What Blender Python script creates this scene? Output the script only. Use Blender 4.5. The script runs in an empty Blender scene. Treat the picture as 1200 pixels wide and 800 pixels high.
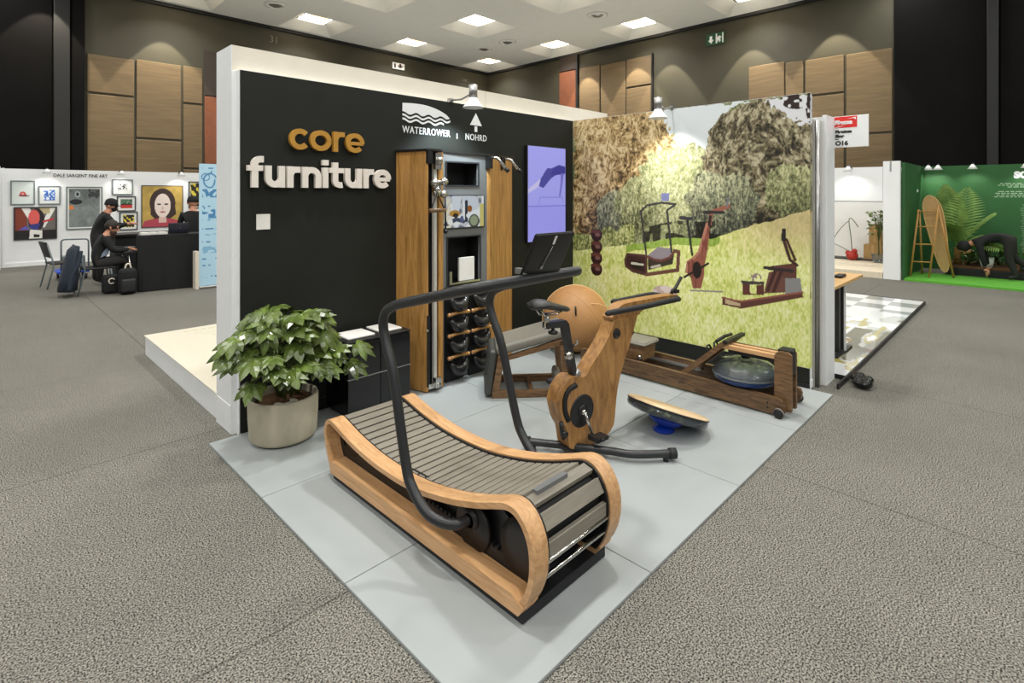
import bpy, bmesh, math, random
import numpy as np
from mathutils import Vector, Matrix
from mathutils.geometry import tessellate_polygon
random.seed(7); RNG = np.random.default_rng(7)
SC = bpy.context.scene; COL = SC.collection
R = math.radians; PI = math.pi

# ------------------------------------------------------------------ camera, light, exposure
cam_d = bpy.data.cameras.new('camera'); cam = bpy.data.objects.new('camera', cam_d); COL.objects.link(cam)
cam.location = (0, 0, 1.6); cam.rotation_euler = (R(90), 0, R(44.5 - 90))
cam_d.sensor_width = 36; cam_d.lens = 628 / 1200 * 36; cam_d.shift_y = -174 / 1200; cam_d.clip_end = 200
SC.camera = cam
vs = SC.view_settings
vs.view_transform = 'Standard'; vs.look = 'None'; vs.gamma = 1; vs.use_curve_mapping = False
vs.exposure = 0.0
wd = bpy.data.worlds.new('world'); SC.world = wd; wd.use_nodes = True
wd.node_tree.nodes['Background'].inputs[0].default_value = (0.96, 0.98, 1, 1)
wd.node_tree.nodes['Background'].inputs[1].default_value = 0.24
FIX_POWER = 114      # watts, each downlight of the hall grid
FIX_EMIT = 9        # emission of the same fixtures where their face is in view
GX = [-7.9, -3.7, 0.5, 4.72, 8.95, 13.15, 17.5]
GY = [-9.5, -5.45, -1.4, 2.65, 6.66, 10.68, 14.7, 18.72]
SEEN = {(4.72, 18.72), (8.95, 18.72), (13.15, 18.72), (17.5, 18.72), (8.95, 14.7), (13.15, 14.7), (17.5, 14.7),
        (13.15, 10.68), (17.5, 10.68), (17.5, 6.66)}
HC = 7.68            # hall ceiling
for gx in GX:
    for gy in GY:
        if (gx, gy) in SEEN: continue
        ld = bpy.data.lights.new('hall_downlight', 'AREA'); ld.shape = 'SQUARE'; ld.size = 0.45; ld.energy = FIX_POWER * (0.6 if gx > 8 or gy > 9 else 1.9 if gy == 2.65 and gx > 0 else 0.84); ld.color = (1, 0.985, 0.95)
        lo = bpy.data.objects.new('hall_downlight', ld); COL.objects.link(lo); lo.location = (gx, gy, HC - 0.02)
# unseen area lamps facing up, added to brighten the ceiling
for ux, uy in ((8, 14), (14, 8), (15, 15), (9, 9), (17, 11.5), (11.5, 17.5), (4.5, 17), (16.5, 5)):
    ld = bpy.data.lights.new('added_ceiling_fill', 'AREA'); ld.shape = 'SQUARE'; ld.size = 1.6; ld.energy = 38; ld.color = (1, 0.99, 0.94)
    lo = bpy.data.objects.new('added_ceiling_fill', ld); COL.objects.link(lo); lo.location = (ux, uy, 2.6); lo.rotation_euler = (PI, 0, 0)
def spot(loc, aim, energy, deg, color=(1, 0.96, 0.9), blend=0.35, size=0.05):
    ld = bpy.data.lights.new('spot', 'SPOT'); ld.energy = energy; ld.spot_size = R(deg); ld.spot_blend = blend; ld.shadow_soft_size = size; ld.color = color
    lo = bpy.data.objects.new('spot', ld); COL.objects.link(lo); lo.location = loc
    lo.rotation_euler = (Vector(aim) - Vector(loc)).to_track_quat('-Z', 'Y').to_euler()
    return lo

# ------------------------------------------------------------------ materials
def lin(c): return tuple(((v / 255) / 12.92 if v / 255 <= 0.04045 else ((v / 255 + 0.055) / 1.055) ** 2.4) for v in c)
def _mat(name):
    m = bpy.data.materials.new(name); m.use_nodes = True
    nt = m.node_tree; return m, nt, nt.nodes['Principled BSDF']
def mat(name, rgb, rough=0.5, metal=0.0, scale=30, var=0.12, bump=0.0, stretch=(1, 1, 1), detail=4, spec=0.5, coat=0):
    m, nt, b = _mat(name); c = lin(rgb)
    b.inputs['Roughness'].default_value = rough; b.inputs['Metallic'].default_value = metal
    b.inputs['Specular IOR Level'].default_value = spec; b.inputs['Coat Weight'].default_value = coat
    tc = nt.nodes.new('ShaderNodeTexCoord'); mp = nt.nodes.new('ShaderNodeMapping'); mp.inputs['Scale'].default_value = stretch
    n = nt.nodes.new('ShaderNodeTexNoise'); n.inputs['Scale'].default_value = scale; n.inputs['Detail'].default_value = detail
    r = nt.nodes.new('ShaderNodeValToRGB')
    r.color_ramp.elements[0].position = 0.3; r.color_ramp.elements[1].position = 0.7
    r.color_ramp.elements[0].color = (*[max(0, v * (1 - var)) for v in c], 1); r.color_ramp.elements[1].color = (*[min(1, v * (1 + var)) for v in c], 1)
    L = nt.links.new
    L(tc.outputs['Object'], mp.inputs[0]); L(mp.outputs[0], n.inputs['Vector']); L(n.outputs['Fac'], r.inputs[0]); L(r.outputs[0], b.inputs['Base Color'])
    if bump:
        bp = nt.nodes.new('ShaderNodeBump'); bp.inputs['Strength'].default_value = bump; bp.inputs['Distance'].default_value = 0.01
        L(n.outputs['Fac'], bp.inputs['Height']); L(bp.outputs[0], b.inputs['Normal'])
    return m
def wood(name, c1, c2, stretch=(1, 12, 12), rough=0.45, scale=3.0, dist=2.5):
    m, nt, b = _mat(name); b.inputs['Roughness'].default_value = rough
    tc = nt.nodes.new('ShaderNodeTexCoord'); mp = nt.nodes.new('ShaderNodeMapping'); mp.inputs['Scale'].default_value = stretch
    n = nt.nodes.new('ShaderNodeTexNoise'); n.inputs['Scale'].default_value = scale; n.inputs['Detail'].default_value = 6; n.inputs['Distortion'].default_value = dist
    n2 = nt.nodes.new('ShaderNodeTexNoise'); n2.inputs['Scale'].default_value = scale * 14; n2.inputs['Detail'].default_value = 3
    mx = nt.nodes.new('ShaderNodeMath'); mx.operation = 'MULTIPLY_ADD'; mx.inputs[1].default_value = 0.35
    r = nt.nodes.new('ShaderNodeValToRGB'); r.color_ramp.elements[0].position = 0.45; r.color_ramp.elements[1].position = 0.85
    r.color_ramp.elements[0].color = (*lin(c1), 1); r.color_ramp.elements[1].color = (*lin(c2), 1)
    L = nt.links.new
    L(tc.outputs['Object'], mp.inputs[0]); L(mp.outputs[0], n.inputs['Vector']); L(mp.outputs[0], n2.inputs['Vector'])
    L(n2.outputs['Fac'], mx.inputs[0]); L(n.outputs['Fac'], mx.inputs[2]); L(mx.outputs[0], r.inputs[0]); L(r.outputs[0], b.inputs['Base Color'])
    bp = nt.nodes.new('ShaderNodeBump'); bp.inputs['Strength'].default_value = 0.08; L(mx.outputs[0], bp.inputs['Height']); L(bp.outputs[0], b.inputs['Normal'])
    return m
def emis(name, rgb, strength):
    m, nt, b = _mat(name); b.inputs['Base Color'].default_value = (*lin(rgb), 1)
    b.inputs['Emission Color'].default_value = (*lin(rgb), 1); b.inputs['Emission Strength'].default_value = strength; return m
def printed(name, rough=0.5, emit=0.0, spec=0.4):
    m, nt, b = _mat(name); a = nt.nodes.new('ShaderNodeVertexColor'); a.layer_name = 'Col'
    b.inputs['Roughness'].default_value = rough; b.inputs['Specular IOR Level'].default_value = spec
    if not emit: nt.links.new(a.outputs[0], b.inputs['Base Color'])
    if emit:
        b.inputs['Base Color'].default_value = (0, 0, 0, 1); nt.links.new(a.outputs[0], b.inputs['Emission Color']); b.inputs['Emission Strength'].default_value = emit
    return m
def clear(name, rgb, alpha, rough=0.05):
    m, nt, b = _mat(name)
    t = nt.nodes.new('ShaderNodeBsdfTransparent'); t.inputs[0].default_value = (*lin(rgb), 1)
    g = nt.nodes.new('ShaderNodeBsdfGlossy'); g.inputs['Roughness'].default_value = rough; g.inputs['Color'].default_value = (0.96, 0.98, 1, 1)
    d = nt.nodes.new('ShaderNodeBsdfDiffuse'); d.inputs[0].default_value = (*lin(rgb), 1)
    f = nt.nodes.new('ShaderNodeFresnel'); f.inputs[0].default_value = 1.5
    nz = nt.nodes.new('ShaderNodeTexNoise'); nz.inputs['Scale'].default_value = 22; bu = nt.nodes.new('ShaderNodeBump'); bu.inputs['Strength'].default_value = 0.3; bu.inputs['Distance'].default_value = 0.03
    nt.links.new(nz.outputs['Fac'], bu.inputs['Height']); nt.links.new(bu.outputs[0], g.inputs['Normal']); nt.links.new(bu.outputs[0], f.inputs['Normal'])
    m1 = nt.nodes.new('ShaderNodeMixShader'); m1.inputs[0].default_value = alpha
    m2 = nt.nodes.new('ShaderNodeMixShader'); L = nt.links.new
    L(t.outputs[0], m1.inputs[1]); L(d.outputs[0], m1.inputs[2]); L(f.outputs[0], m2.inputs[0]); L(m1.outputs[0], m2.inputs[1]); L(g.outputs[0], m2.inputs[2])
    L(m2.outputs[0], nt.nodes['Material Output'].inputs[0]); return m

M = {}
M['white'] = mat('white_laminate', (240, 242, 243), 0.45, var=0.02, scale=8)
M['offwhite'] = mat('cream_board', (228, 221, 205), 0.5, var=0.02, scale=8)
M['black_board'] = mat('black_board', (35, 37, 33), 0.6, var=0.05, scale=6, spec=0.2)
M['gloss_black'] = mat('gloss_black', (16, 17, 17), 0.16, var=0.1)
M['black'] = mat('black_plastic', (22, 22, 23), 0.42, var=0.1)
M['black_metal'] = mat('black_powder_coat', (38, 39, 41), 0.38, var=0.12, scale=60, spec=0.5)
M['rubber'] = mat('black_rubber', (26, 27, 29), 0.6, var=0.1)
M['chrome'] = mat('brushed_steel', (205, 203, 198), 0.22, 1.0, var=0.06, scale=40)
M['steel'] = mat('satin_aluminium', (170, 170, 168), 0.35, 0.9, var=0.08, scale=20)
M['ash'] = wood('light_ash_wood', (184, 138, 92), (216, 172, 124), (14, 1.2, 14), 0.42, scale=3, dist=1.2)
M['birch'] = wood('pale_birch', (206, 174, 130), (234, 208, 168), (3, 3, 10), 0.45, scale=3, dist=1)
M['oak'] = wood('golden_oak', (140, 98, 46), (194, 146, 82), (14, 14, 1.0), 0.4, scale=2.4, dist=1.2)
M['bike_wood'] = wood('warm_cherry_wood', (124, 84, 42), (178, 132, 76), (7, 7, 1.6), 0.4, scale=2.6, dist=1.6)
M['walnut'] = wood('brown_ash_wood', (56, 41, 28), (120, 90, 60), (16, 1.3, 12), 0.45, scale=2.6, dist=2.5)
M['walnut_x'] = wood('brown_ash_wood_cross', (74, 54, 36), (134, 101, 67), (2, 2, 14), 0.45, scale=3, dist=2)
M['slat'] = mat('grey_slat', (132, 126, 114), 0.45, var=0.12, scale=14, stretch=(0.6, 6, 6))
M['grey_panel'] = mat('grey_panel', (112, 114, 115), 0.45, var=0.03, scale=6)
M['dark_void'] = mat('dark_recess', (14, 14, 14), 0.7)
M['leather'] = mat('black_leather', (34, 34, 34), 0.22, var=0.2, scale=25, bump=0.25)
M['grey_leather'] = mat('grey_leather', (124, 120, 110), 0.5, var=0.06, scale=30, bump=0.1)
M['dark_leather'] = mat('charcoal_leather', (66, 67, 64), 0.45, var=0.08, scale=30, bump=0.1)
M['tan'] = mat('tan_leather', (176, 130, 80), 0.55, var=0.06, scale=60, bump=0.08)
M['tan_seam'] = mat('tan_seam', (206, 158, 102), 0.55, var=0.05)
M['tan_edge'] = mat('tan_piping', (222, 186, 132), 0.55, var=0.05)
M['concrete_pot'] = mat('concrete_pot', (186, 178, 156), 0.8, var=0.24, scale=5, bump=0.15, detail=8, stretch=(1, 1, 0.5))
M['soil'] = mat('coir_soil', (96, 66, 38), 0.9, var=0.4, scale=40, bump=0.8)
M['leaf'] = mat('glossy_leaf', (88, 106, 46), 0.26, var=0.6, scale=9, spec=0.7)
M['leaf_dark'] = mat('dark_leaf', (44, 70, 30), 0.4, var=0.45, scale=8)
M['stem'] = mat('plant_stem', (78, 92, 44), 0.6, var=0.2)
M['gold'] = mat('gold_letter', (184, 136, 52), 0.4, var=0.08, scale=20)
M['letter'] = mat('white_letter', (236, 228, 218), 0.45, var=0.02)
M['print_white'] = mat('white_vinyl', (240, 242, 242), 0.5, var=0.01)
M['ink'] = mat('dark_ink', (52, 52, 50), 0.6, var=0.05)
M['faint_ink'] = mat('faint_ink', (196, 190, 160), 0.6, var=0.05)
M['red'] = mat('red_print', (222, 44, 36), 0.5, var=0.03)
M['tile'] = mat('grey_rubber_tile', (158, 163, 163), 0.62, var=0.05, scale=2.2, detail=6, bump=0.02)
M['ceil'] = mat('ceiling_paint', (214, 214, 206), 0.8, var=0.02, scale=3)
M['concrete_wall'] = mat('brown_plaster', (62, 59, 44), 0.7, var=0.16, scale=0.9, detail=8)
M['panel'] = mat('woven_wall_panel', (106, 89, 63), 0.8, var=0.16, scale=2.5, detail=8, stretch=(0.4, 0.4, 5))
M['panel_red'] = mat('rust_wall_panel', (124, 72, 44), 0.7, var=0.12, scale=3)
M['panel_dark'] = mat('dark_wall_panel', (52, 42, 34), 0.7, var=0.1)
M['hall_black'] = mat('black_partition', (17, 16, 16), 0.85, spec=0.1, var=0.18, scale=0.8)
M['hall_black2'] = mat('black_partition_edge', (20, 20, 20), 0.6, var=0.1)
M['green'] = mat('green_wall', (38, 92, 42), 0.65, var=0.06, scale=3)
M['platform_top'] = mat('cream_platform', (208, 202, 184), 0.5, var=0.02)
M['grass'] = mat('artificial_grass', (92, 168, 52), 0.9, var=0.3, scale=60, bump=0.8)
M['card'] = mat('cardboard', (186, 150, 98), 0.75, var=0.08)
M['ply'] = mat('light_plywood', (206, 166, 110), 0.5, var=0.1, scale=5, stretch=(8, 1, 1))
M['bamboo'] = mat('bamboo', (170, 128, 66), 0.5, var=0.15)
M['skin'] = mat('skin', (196, 140, 112), 0.55, var=0.05)
M['cloth_black'] = mat('black_cloth', (17, 18, 20), 0.85, var=0.2, scale=14, bump=0.3)
M['cloth_navy'] = mat('dark_navy_cloth', (34, 44, 58), 0.8, var=0.15, scale=14)
M['cloth_blue'] = mat('grey_blue_shirt', (128, 140, 158), 0.8, var=0.08)
M['trouser'] = mat('dark_trousers', (30, 28, 27), 0.85, var=0.15)
M['hair'] = mat('dark_hair', (38, 28, 22), 0.7, var=0.25, scale=60)
M['beard'] = mat('brown_beard', (58, 40, 30), 0.8, var=0.25, scale=60)
M['blue_deck'] = mat('blue_plastic', (40, 80, 190), 0.5)
M['paper'] = mat('white_paper', (236, 234, 228), 0.6, var=0.03)
M['box_pale'] = mat('pale_foam_board', (214, 206, 190), 0.7, var=0.03)
M['toy_red'] = mat('red_plastic', (176, 42, 30), 0.35, var=0.08)
M['eye'] = mat('eye_dark', (20, 16, 14), 0.3)
M['frame_grey'] = mat('grey_frame', (110, 120, 122), 0.5, var=0.05)
M['frame_black'] = mat('black_frame', (40, 42, 46), 0.5, var=0.05)
M['mount'] = mat('white_mount', (226, 228, 224), 0.7, var=0.02)
M['print'] = printed('printed_picture'); M['mural'] = printed('printed_mural', 0.42); M['reflection_print'] = printed('floor_print_reflections', 0.08, spec=0.6)
M['screen'] = printed('lit_screen', 0.3, emit=0.95); M['dim_screen'] = printed('dim_lit_screen', 0.3, emit=0.7)
M['track'] = mat('pale_aluminium_track', (206, 204, 196), 0.35, 0.3, var=0.05)
M['lamp_on'] = emis('lamp_glow', (255, 246, 232), 6)
M['fix_glow'] = emis('fixture_glow', (255, 244, 226), FIX_EMIT); M['fix_warm'] = emis('fixture_warm', (255, 206, 140), FIX_EMIT * 0.6)
M['fix_frame'] = mat('white_fixture_frame', (226, 226, 222), 0.5, var=0.02)
M['clear'] = clear('clear_plastic', (222, 230, 234), 0.05, 0.05)
M['smoke'] = clear('smoked_clear_plastic', (150, 158, 164), 0.3, 0.08)
M['water'] = clear('blue_water', (12, 52, 112), 0.8, 0.03)
M['blue_glow'] = clear('deep_blue_water', (24, 76, 220), 0.6, 0.04)

# ------------------------------------------------------------------ mesh helpers
class MB:
    """collects shapes in world coordinates (through self.T when set) for ONE mesh object"""
    def __init__(s, T=None): s.v = []; s.f = []; s.mi = []; s.sm = []; s.T = T; s.m = 0; s.smooth = False
    def add(s, vs, fs, smooth=None):
        o = len(s.v)
        for p in vs:
            p = Vector(p); s.v.append(s.T @ p if s.T else p)
        for f in fs: s.f.append([i + o for i in f]); s.mi.append(s.m); s.sm.append(s.smooth if smooth is None else smooth)
    def box(s, a, b):
        x0, y0, z0 = a; x1, y1, z1 = b
        s.add([(x0, y0, z0), (x1, y0, z0), (x1, y1, z0), (x0, y1, z0), (x0, y0, z1), (x1, y0, z1), (x1, y1, z1), (x0, y1, z1)],
              [(0, 3, 2, 1), (4, 5, 6, 7), (0, 1, 5, 4), (1, 2, 6, 5), (2, 3, 7, 6), (3, 0, 4, 7)], False)
    def rbox(s, a, b, r, n=3):
        """box with rounded edges (superellipse style corners)"""
        c = [(a[i] + b[i]) / 2 for i in range(3)]; h = [abs(b[i] - a[i]) / 2 for i in range(3)]; r = min(r, *h)
        N = 4 * (n + 1); vs = []; fs = []
        def ring(z, hx, hy, rr):
            for q in range(4):
                sx, sy = ((1, 1), (-1, 1), (-1, -1), (1, -1))[q]
                for k in range(n + 1):
                    t = q * PI / 2 + k / n * PI / 2
                    vs.append((c[0] + sx * (hx - rr) + rr * math.cos(t), c[1] + sy * (hy - rr) + rr * math.sin(t), z))
        zs = []
        for k in range(n + 1):
            t = k / n * PI / 2; zs.append((-h[2] + r - r * math.cos(t), r * (1 - math.sin(t))))
        zs += [(-z, i) for z, i in reversed(zs)]
        for z, i in zs: ring(c[2] + z, h[0] - i, h[1] - i, max(r - i, r * 0.05))
        m = len(zs)
        for j in range(m - 1):
            for k in range(N): fs.append((j * N + k, j * N + (k + 1) % N, (j + 1) * N + (k + 1) % N, (j + 1) * N + k))
        fs.append(tuple(reversed(range(N)))); fs.append(tuple(range((m - 1) * N, m * N)))
        s.add(vs, fs, True)
    def tube(s, pts, r, n=10, cap=True, closed=False, sy=1.0):
        pts = [Vector(p) for p in pts]; m = len(pts); rs = r if hasattr(r, '__len__') else [r] * m
        vs = []; fs = []; ref = None
        for i in range(m):
            if closed: t = pts[(i + 1) % m] - pts[i - 1]
            else: t = pts[min(i + 1, m - 1)] - pts[max(i - 1, 0)]
            t.normalize()
            if ref is None: ref = t.orthogonal().normalized() if abs(t.z) > 0.9 else Vector((0, 0, 1)).cross(t).normalized()
            ref = (ref - t * ref.dot(t)).normalized(); w = t.cross(ref)
            for k in range(n):
                a = 2 * PI * k / n; vs.append(pts[i] + (ref * math.cos(a) + w * math.sin(a) * sy) * rs[i])
        for i in range(m if closed else m - 1):
            j = (i + 1) % m
            for k in range(n): fs.append((i * n + k, i * n + (k + 1) % n, j * n + (k + 1) % n, j * n + k))
        if cap and not closed: fs.append(tuple(reversed(range(n)))); fs.append(tuple(range((m - 1) * n, m * n)))
        s.add(vs, fs, True)
    def cyl(s, a, b, r, r2=None, n=20): s.tube([a, b], [r, r if r2 is None else r2], n)
    def lathe(s, prof, c=(0, 0, 0), n=32, axis=(0, 0, 1), xaxis=None):
        ax = Vector(axis).normalized(); u = Vector(xaxis).normalized() if xaxis else (ax.orthogonal().normalized() if abs(ax.z) < 0.999 else Vector((1, 0, 0))); w = ax.cross(u); c = Vector(c)
        vs = []; fs = []; m = len(prof)
        for r, z in prof:
            for k in range(n):
                t = 2 * PI * k / n; vs.append(c + ax * z + (u * math.cos(t) + w * math.sin(t)) * r)
        for j in range(m - 1):
            for k in range(n): fs.append((j * n + k, j * n + (k + 1) % n, (j + 1) * n + (k + 1) % n, (j + 1) * n + k))
        if prof[0][0] > 1e-4: fs.append(tuple(reversed(range(n))))
        if prof[-1][0] > 1e-4: fs.append(tuple(range((m - 1) * n, m * n)))
        s.add(vs, fs, True)
    def ball(s, c, r, n=16, sc=(1, 1, 1)):
        vs = []; fs = []; m = n // 2; c = Vector(c)
        for j in range(m + 1):
            t = PI * j / m
            for k in range(n):
                a = 2 * PI * k / n; vs.append(c + Vector((math.sin(t) * math.cos(a) * sc[0], math.sin(t) * math.sin(a) * sc[1], -math.cos(t) * sc[2])) * r)
        for j in range(m):
            for k in range(n): fs.append((j * n + k, j * n + (k + 1) % n, (j + 1) * n + (k + 1) % n, (j + 1) * n + k))
        s.add(vs, fs, True)
    def prism(s, loops, to3, d, smooth=False):
        """extrude 2-D loops (first the outline, then holes) placed by to3(a, b) along vector d"""
        if not isinstance(loops[0][0], (list, tuple)): loops = [loops]
        d = Vector(d); flat = [p for L in loops for p in L]
        tris = tessellate_polygon([[Vector((p[0], p[1], 0)) for p in L] for L in loops])
        base = [Vector(to3(*p)) for p in flat]; n = len(base)
        vs = base + [p + d for p in base]; fs = []
        nrm = (Vector(to3(1, 0)) - Vector(to3(0, 0))).cross(Vector(to3(0, 1)) - Vector(to3(0, 0)))
        flip = nrm.dot(d) > 0
        for t in tris:
            a = [flat[i] for i in t]; ar = (a[1][0] - a[0][0]) * (a[2][1] - a[0][1]) - (a[2][0] - a[0][0]) * (a[1][1] - a[0][1])
            t = list(t) if (ar > 0) != flip else list(reversed(t))
            fs.append(t); fs.append([i + n for i in reversed(t)])
        s.add(vs, fs, False)
        o = 0; sf = []
        for li, L in enumerate(loops):
            m = len(L); A = sum(L[i][0] * L[(i + 1) % m][1] - L[(i + 1) % m][0] * L[i][1] for i in range(m))
            ccw = (A > 0) != (li > 0)
            for i in range(m):
                q = (o + i, o + (i + 1) % m, o + (i + 1) % m + n, o + i + n)
                if (ccw != flip) if li == 0 else ((A > 0) == flip): q = tuple(reversed(q))
                sf.append(q)
            o += m
        s.add(vs, sf, smooth)
    def quad(s, a, b, c, d): s.add([a, b, c, d], [(0, 1, 2, 3)], False)
    def build(s, name, ms, parent=None, label=None, fix=True):
        me = bpy.data.meshes.new(name); org = ORG[parent] if parent else Vector((0, 0, 0))
        org = org.copy()
        if parent is None and s.v:
            xs = [p.x for p in s.v]; ys = [p.y for p in s.v]; zs = [p.z for p in s.v]
            org = Vector(((min(xs) + max(xs)) / 2, (min(ys) + max(ys)) / 2, min(zs)))
        me.from_pydata([tuple(p - org) for p in s.v], [], s.f); me.validate()
        ms = ms if isinstance(ms, (list, tuple)) else [ms]
        for m in ms: me.materials.append(M[m] if isinstance(m, str) else m)
        if len(me.polygons) == len(s.f):
            me.polygons.foreach_set('material_index', s.mi); me.polygons.foreach_set('use_smooth', s.sm)
        if fix:
            bm = bmesh.new(); bm.from_mesh(me); bmesh.ops.recalc_face_normals(bm, faces=bm.faces); bm.to_mesh(me); bm.free()
        o = bpy.data.objects.new(name, me); COL.objects.link(o)
        if parent: o.parent = parent
        else: o.location = org
        ORG[o] = org
        if label: o['label'] = label
        return o
ORG = {}
def tag(o, label, cat, group=None):
    o['label'] = label; o['category'] = cat; o['kind'] = 'thing'
    if group: o['group'] = group
    return o
def thing(name, loc, label, cat, group=None):
    o = bpy.data.objects.new(name, None); COL.objects.link(o); o.location = loc; o.empty_display_size = 0.1
    ORG[o] = Vector(loc); return tag(o, label, cat, group)
def struct(o): o['kind'] = 'structure'; return o
def copy_tree(o, parent=None):
    c = o.copy(); COL.objects.link(c); ORG[c] = ORG.get(o, Vector())
    if parent: c.parent = parent
    for ch in list(o.children): copy_tree(ch, c)
    return c
def bevel(o, w=0.004, seg=2, ang=40):
    md = o.modifiers.new('bevel', 'BEVEL'); md.width = w; md.segments = seg; md.limit_method = 'ANGLE'; md.angle_limit = R(ang); return o
def smooth_pts(P, k=6, closed=False):
    P = [Vector(p) for p in P]; n = len(P); out = []
    for i in range(n if closed else n - 1):
        p0 = P[i - 1] if (closed or i > 0) else P[0]; p1 = P[i]; p2 = P[(i + 1) % n]; p3 = P[(i + 2) % n] if (closed or i + 2 < n) else P[-1]
        for j in range(k):
            t = j / k
            out.append(0.5 * ((2 * p1) + (p2 - p0) * t + (2 * p0 - 5 * p1 + 4 * p2 - p3) * t * t + (3 * p1 - p0 - 3 * p2 + p3) * t ** 3))
    if not closed: out.append(P[-1])
    return out
def fillet(P, r, k=5):
    P = [Vector(p) for p in P]; out = [P[0]]
    for i in range(1, len(P) - 1):
        a, b, c = P[i - 1], P[i], P[i + 1]; u = (a - b); w = (c - b); q = min(r, u.length * 0.49, w.length * 0.49)
        p, s = b + u.normalized() * q, b + w.normalized() * q
        for j in range(k + 1):
            t = j / k; out.append(p * (1 - t) ** 2 + b * 2 * t * (1 - t) + s * t * t)
    return out + [P[-1]]
def text(name, body, size, to3, d, m, parent, spacing=1.0, bold=0.0, align='LEFT', fit=None, ys=1.0):
    """lettering as a thin solid mesh: to3(a, b) places the plane, d is the thickness vector; fit = wanted width"""
    cu = bpy.data.curves.new('txt', 'FONT'); cu.body = body; cu.size = size; cu.space_character = spacing; cu.offset = bold; cu.align_x = align; cu.resolution_u = 3
    ob = bpy.data.objects.new('txt', cu); COL.objects.link(ob); dg = bpy.context.evaluated_depsgraph_get()
    me = bpy.data.meshes.new_from_object(ob.evaluated_get(dg)); bpy.data.objects.remove(ob)
    mb = MB(); k = 1.0
    xs = [v.co.x for v in me.vertices]
    if fit and xs: k = fit / (max(xs) - min(xs))
    x0 = min(xs) if (fit and xs) else 0
    d = Vector(d); base = [Vector(to3((v.co.x - x0) * k, v.co.y * (k if fit else 1) * ys)) for v in me.vertices]; n = len(base)
    fs = [list(p.vertices) for p in me.polygons]
    ec = {}
    for f in fs:
        for i in range(len(f)):
            e = (f[i], f[(i + 1) % len(f)]); key = tuple(sorted(e)); ec.setdefault(key, []).append(e)
    allf = fs + [[i + n for i in reversed(f)] for f in fs] + [[e[0][1], e[0][0], e[0][0] + n, e[0][1] + n] for e in ec.values() if len(e) == 1]
    mb.add(base + [p + d for p in base], allf, False); bpy.data.meshes.remove(me)
    return mb.build(name, m, parent)
# painted sheet: a grid whose corner colours come from fn(a, b) -> linear rgb, a along U, b along V (metres)
def noise2(a, b, f, seed=0):
    rg = np.random.default_rng(seed); G = rg.random((256, 256)); x = a * f; y = b * f
    i = np.floor(x).astype(int); j = np.floor(y).astype(int); u = x - i; v = y - j; u = u * u * (3 - 2 * u); v = v * v * (3 - 2 * v)
    g = lambda p, q: G[p % 256, q % 256]
    return (g(i, j) * (1 - u) + g(i + 1, j) * u) * (1 - v) + (g(i, j + 1) * (1 - u) + g(i + 1, j + 1) * u) * v
def inpoly(a, b, P):
    r = np.zeros(a.shape, bool); n = len(P)
    for i in range(n):
        x0, y0 = P[i]; x1, y1 = P[(i + 1) % n]
        if y0 == y1: continue
        c = ((y0 > b) != (y1 > b)) & (a < (x1 - x0) * (b - y0) / (y1 - y0) + x0); r ^= c
    return r
def nearline(a, b, P, w):
    r = np.zeros(a.shape, bool)
    for (x0, y0), (x1, y1) in zip(P[:-1], P[1:]):
        L2 = (x1 - x0) ** 2 + (y1 - y0) ** 2 + 1e-12; t = np.clip(((a - x0) * (x1 - x0) + (b - y0) * (y1 - y0)) / L2, 0, 1)
        r |= (a - x0 - t * (x1 - x0)) ** 2 + (b - y0 - t * (y1 - y0)) ** 2 < w * w
    return r
def ell(a, b, cx, cy, rx, ry): return ((a - cx) / rx) ** 2 + ((b - cy) / ry) ** 2 < 1
def sheet(name, o, U, V, w, h, nx, ny, fn, m, parent=None):
    a, b = np.meshgrid(np.linspace(0, w, nx + 1), np.linspace(0, h, ny + 1)); col = fn(a, b)
    o = Vector(o); U = Vector(U); V = Vector(V); org = ORG[parent].copy() if parent else o
    co = np.stack([(o - org)[i] + a * U[i] + b * V[i] for i in range(3)], -1).reshape(-1, 3)
    idx = np.arange((nx + 1) * (ny + 1)).reshape(ny + 1, nx + 1)
    q = np.stack([idx[:-1, :-1], idx[:-1, 1:], idx[1:, 1:], idx[1:, :-1]], -1).reshape(-1, 4)
    me = bpy.data.meshes.new(name); me.vertices.add(len(co)); me.vertices.foreach_set('co', co.ravel().astype(np.float32))
    me.loops.add(q.size); me.loops.foreach_set('vertex_index', q.ravel().astype(np.int32)); me.polygons.add(len(q))
    me.polygons.foreach_set('loop_start', np.arange(0, q.size, 4, dtype=np.int32)); me.update(calc_edges=True)
    ca = me.color_attributes.new('Col', 'FLOAT_COLOR', 'POINT'); c4 = np.ones((len(co), 4), np.float32); c4[:, :3] = np.clip(col, 0, 1).reshape(-1, 3); ca.data.foreach_set('color', c4.ravel())
    me.materials.append(M[m] if isinstance(m, str) else m)
    ob = bpy.data.objects.new(name, me); COL.objects.link(ob); ORG[ob] = org
    if parent: ob.parent = parent
    else: ob.location = org
    return ob
def canvas(a, rgb): return np.ones(a.shape + (3,)) * np.array(lin(rgb))
def put(c, mask, rgb): c[mask] = lin(rgb)
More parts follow.
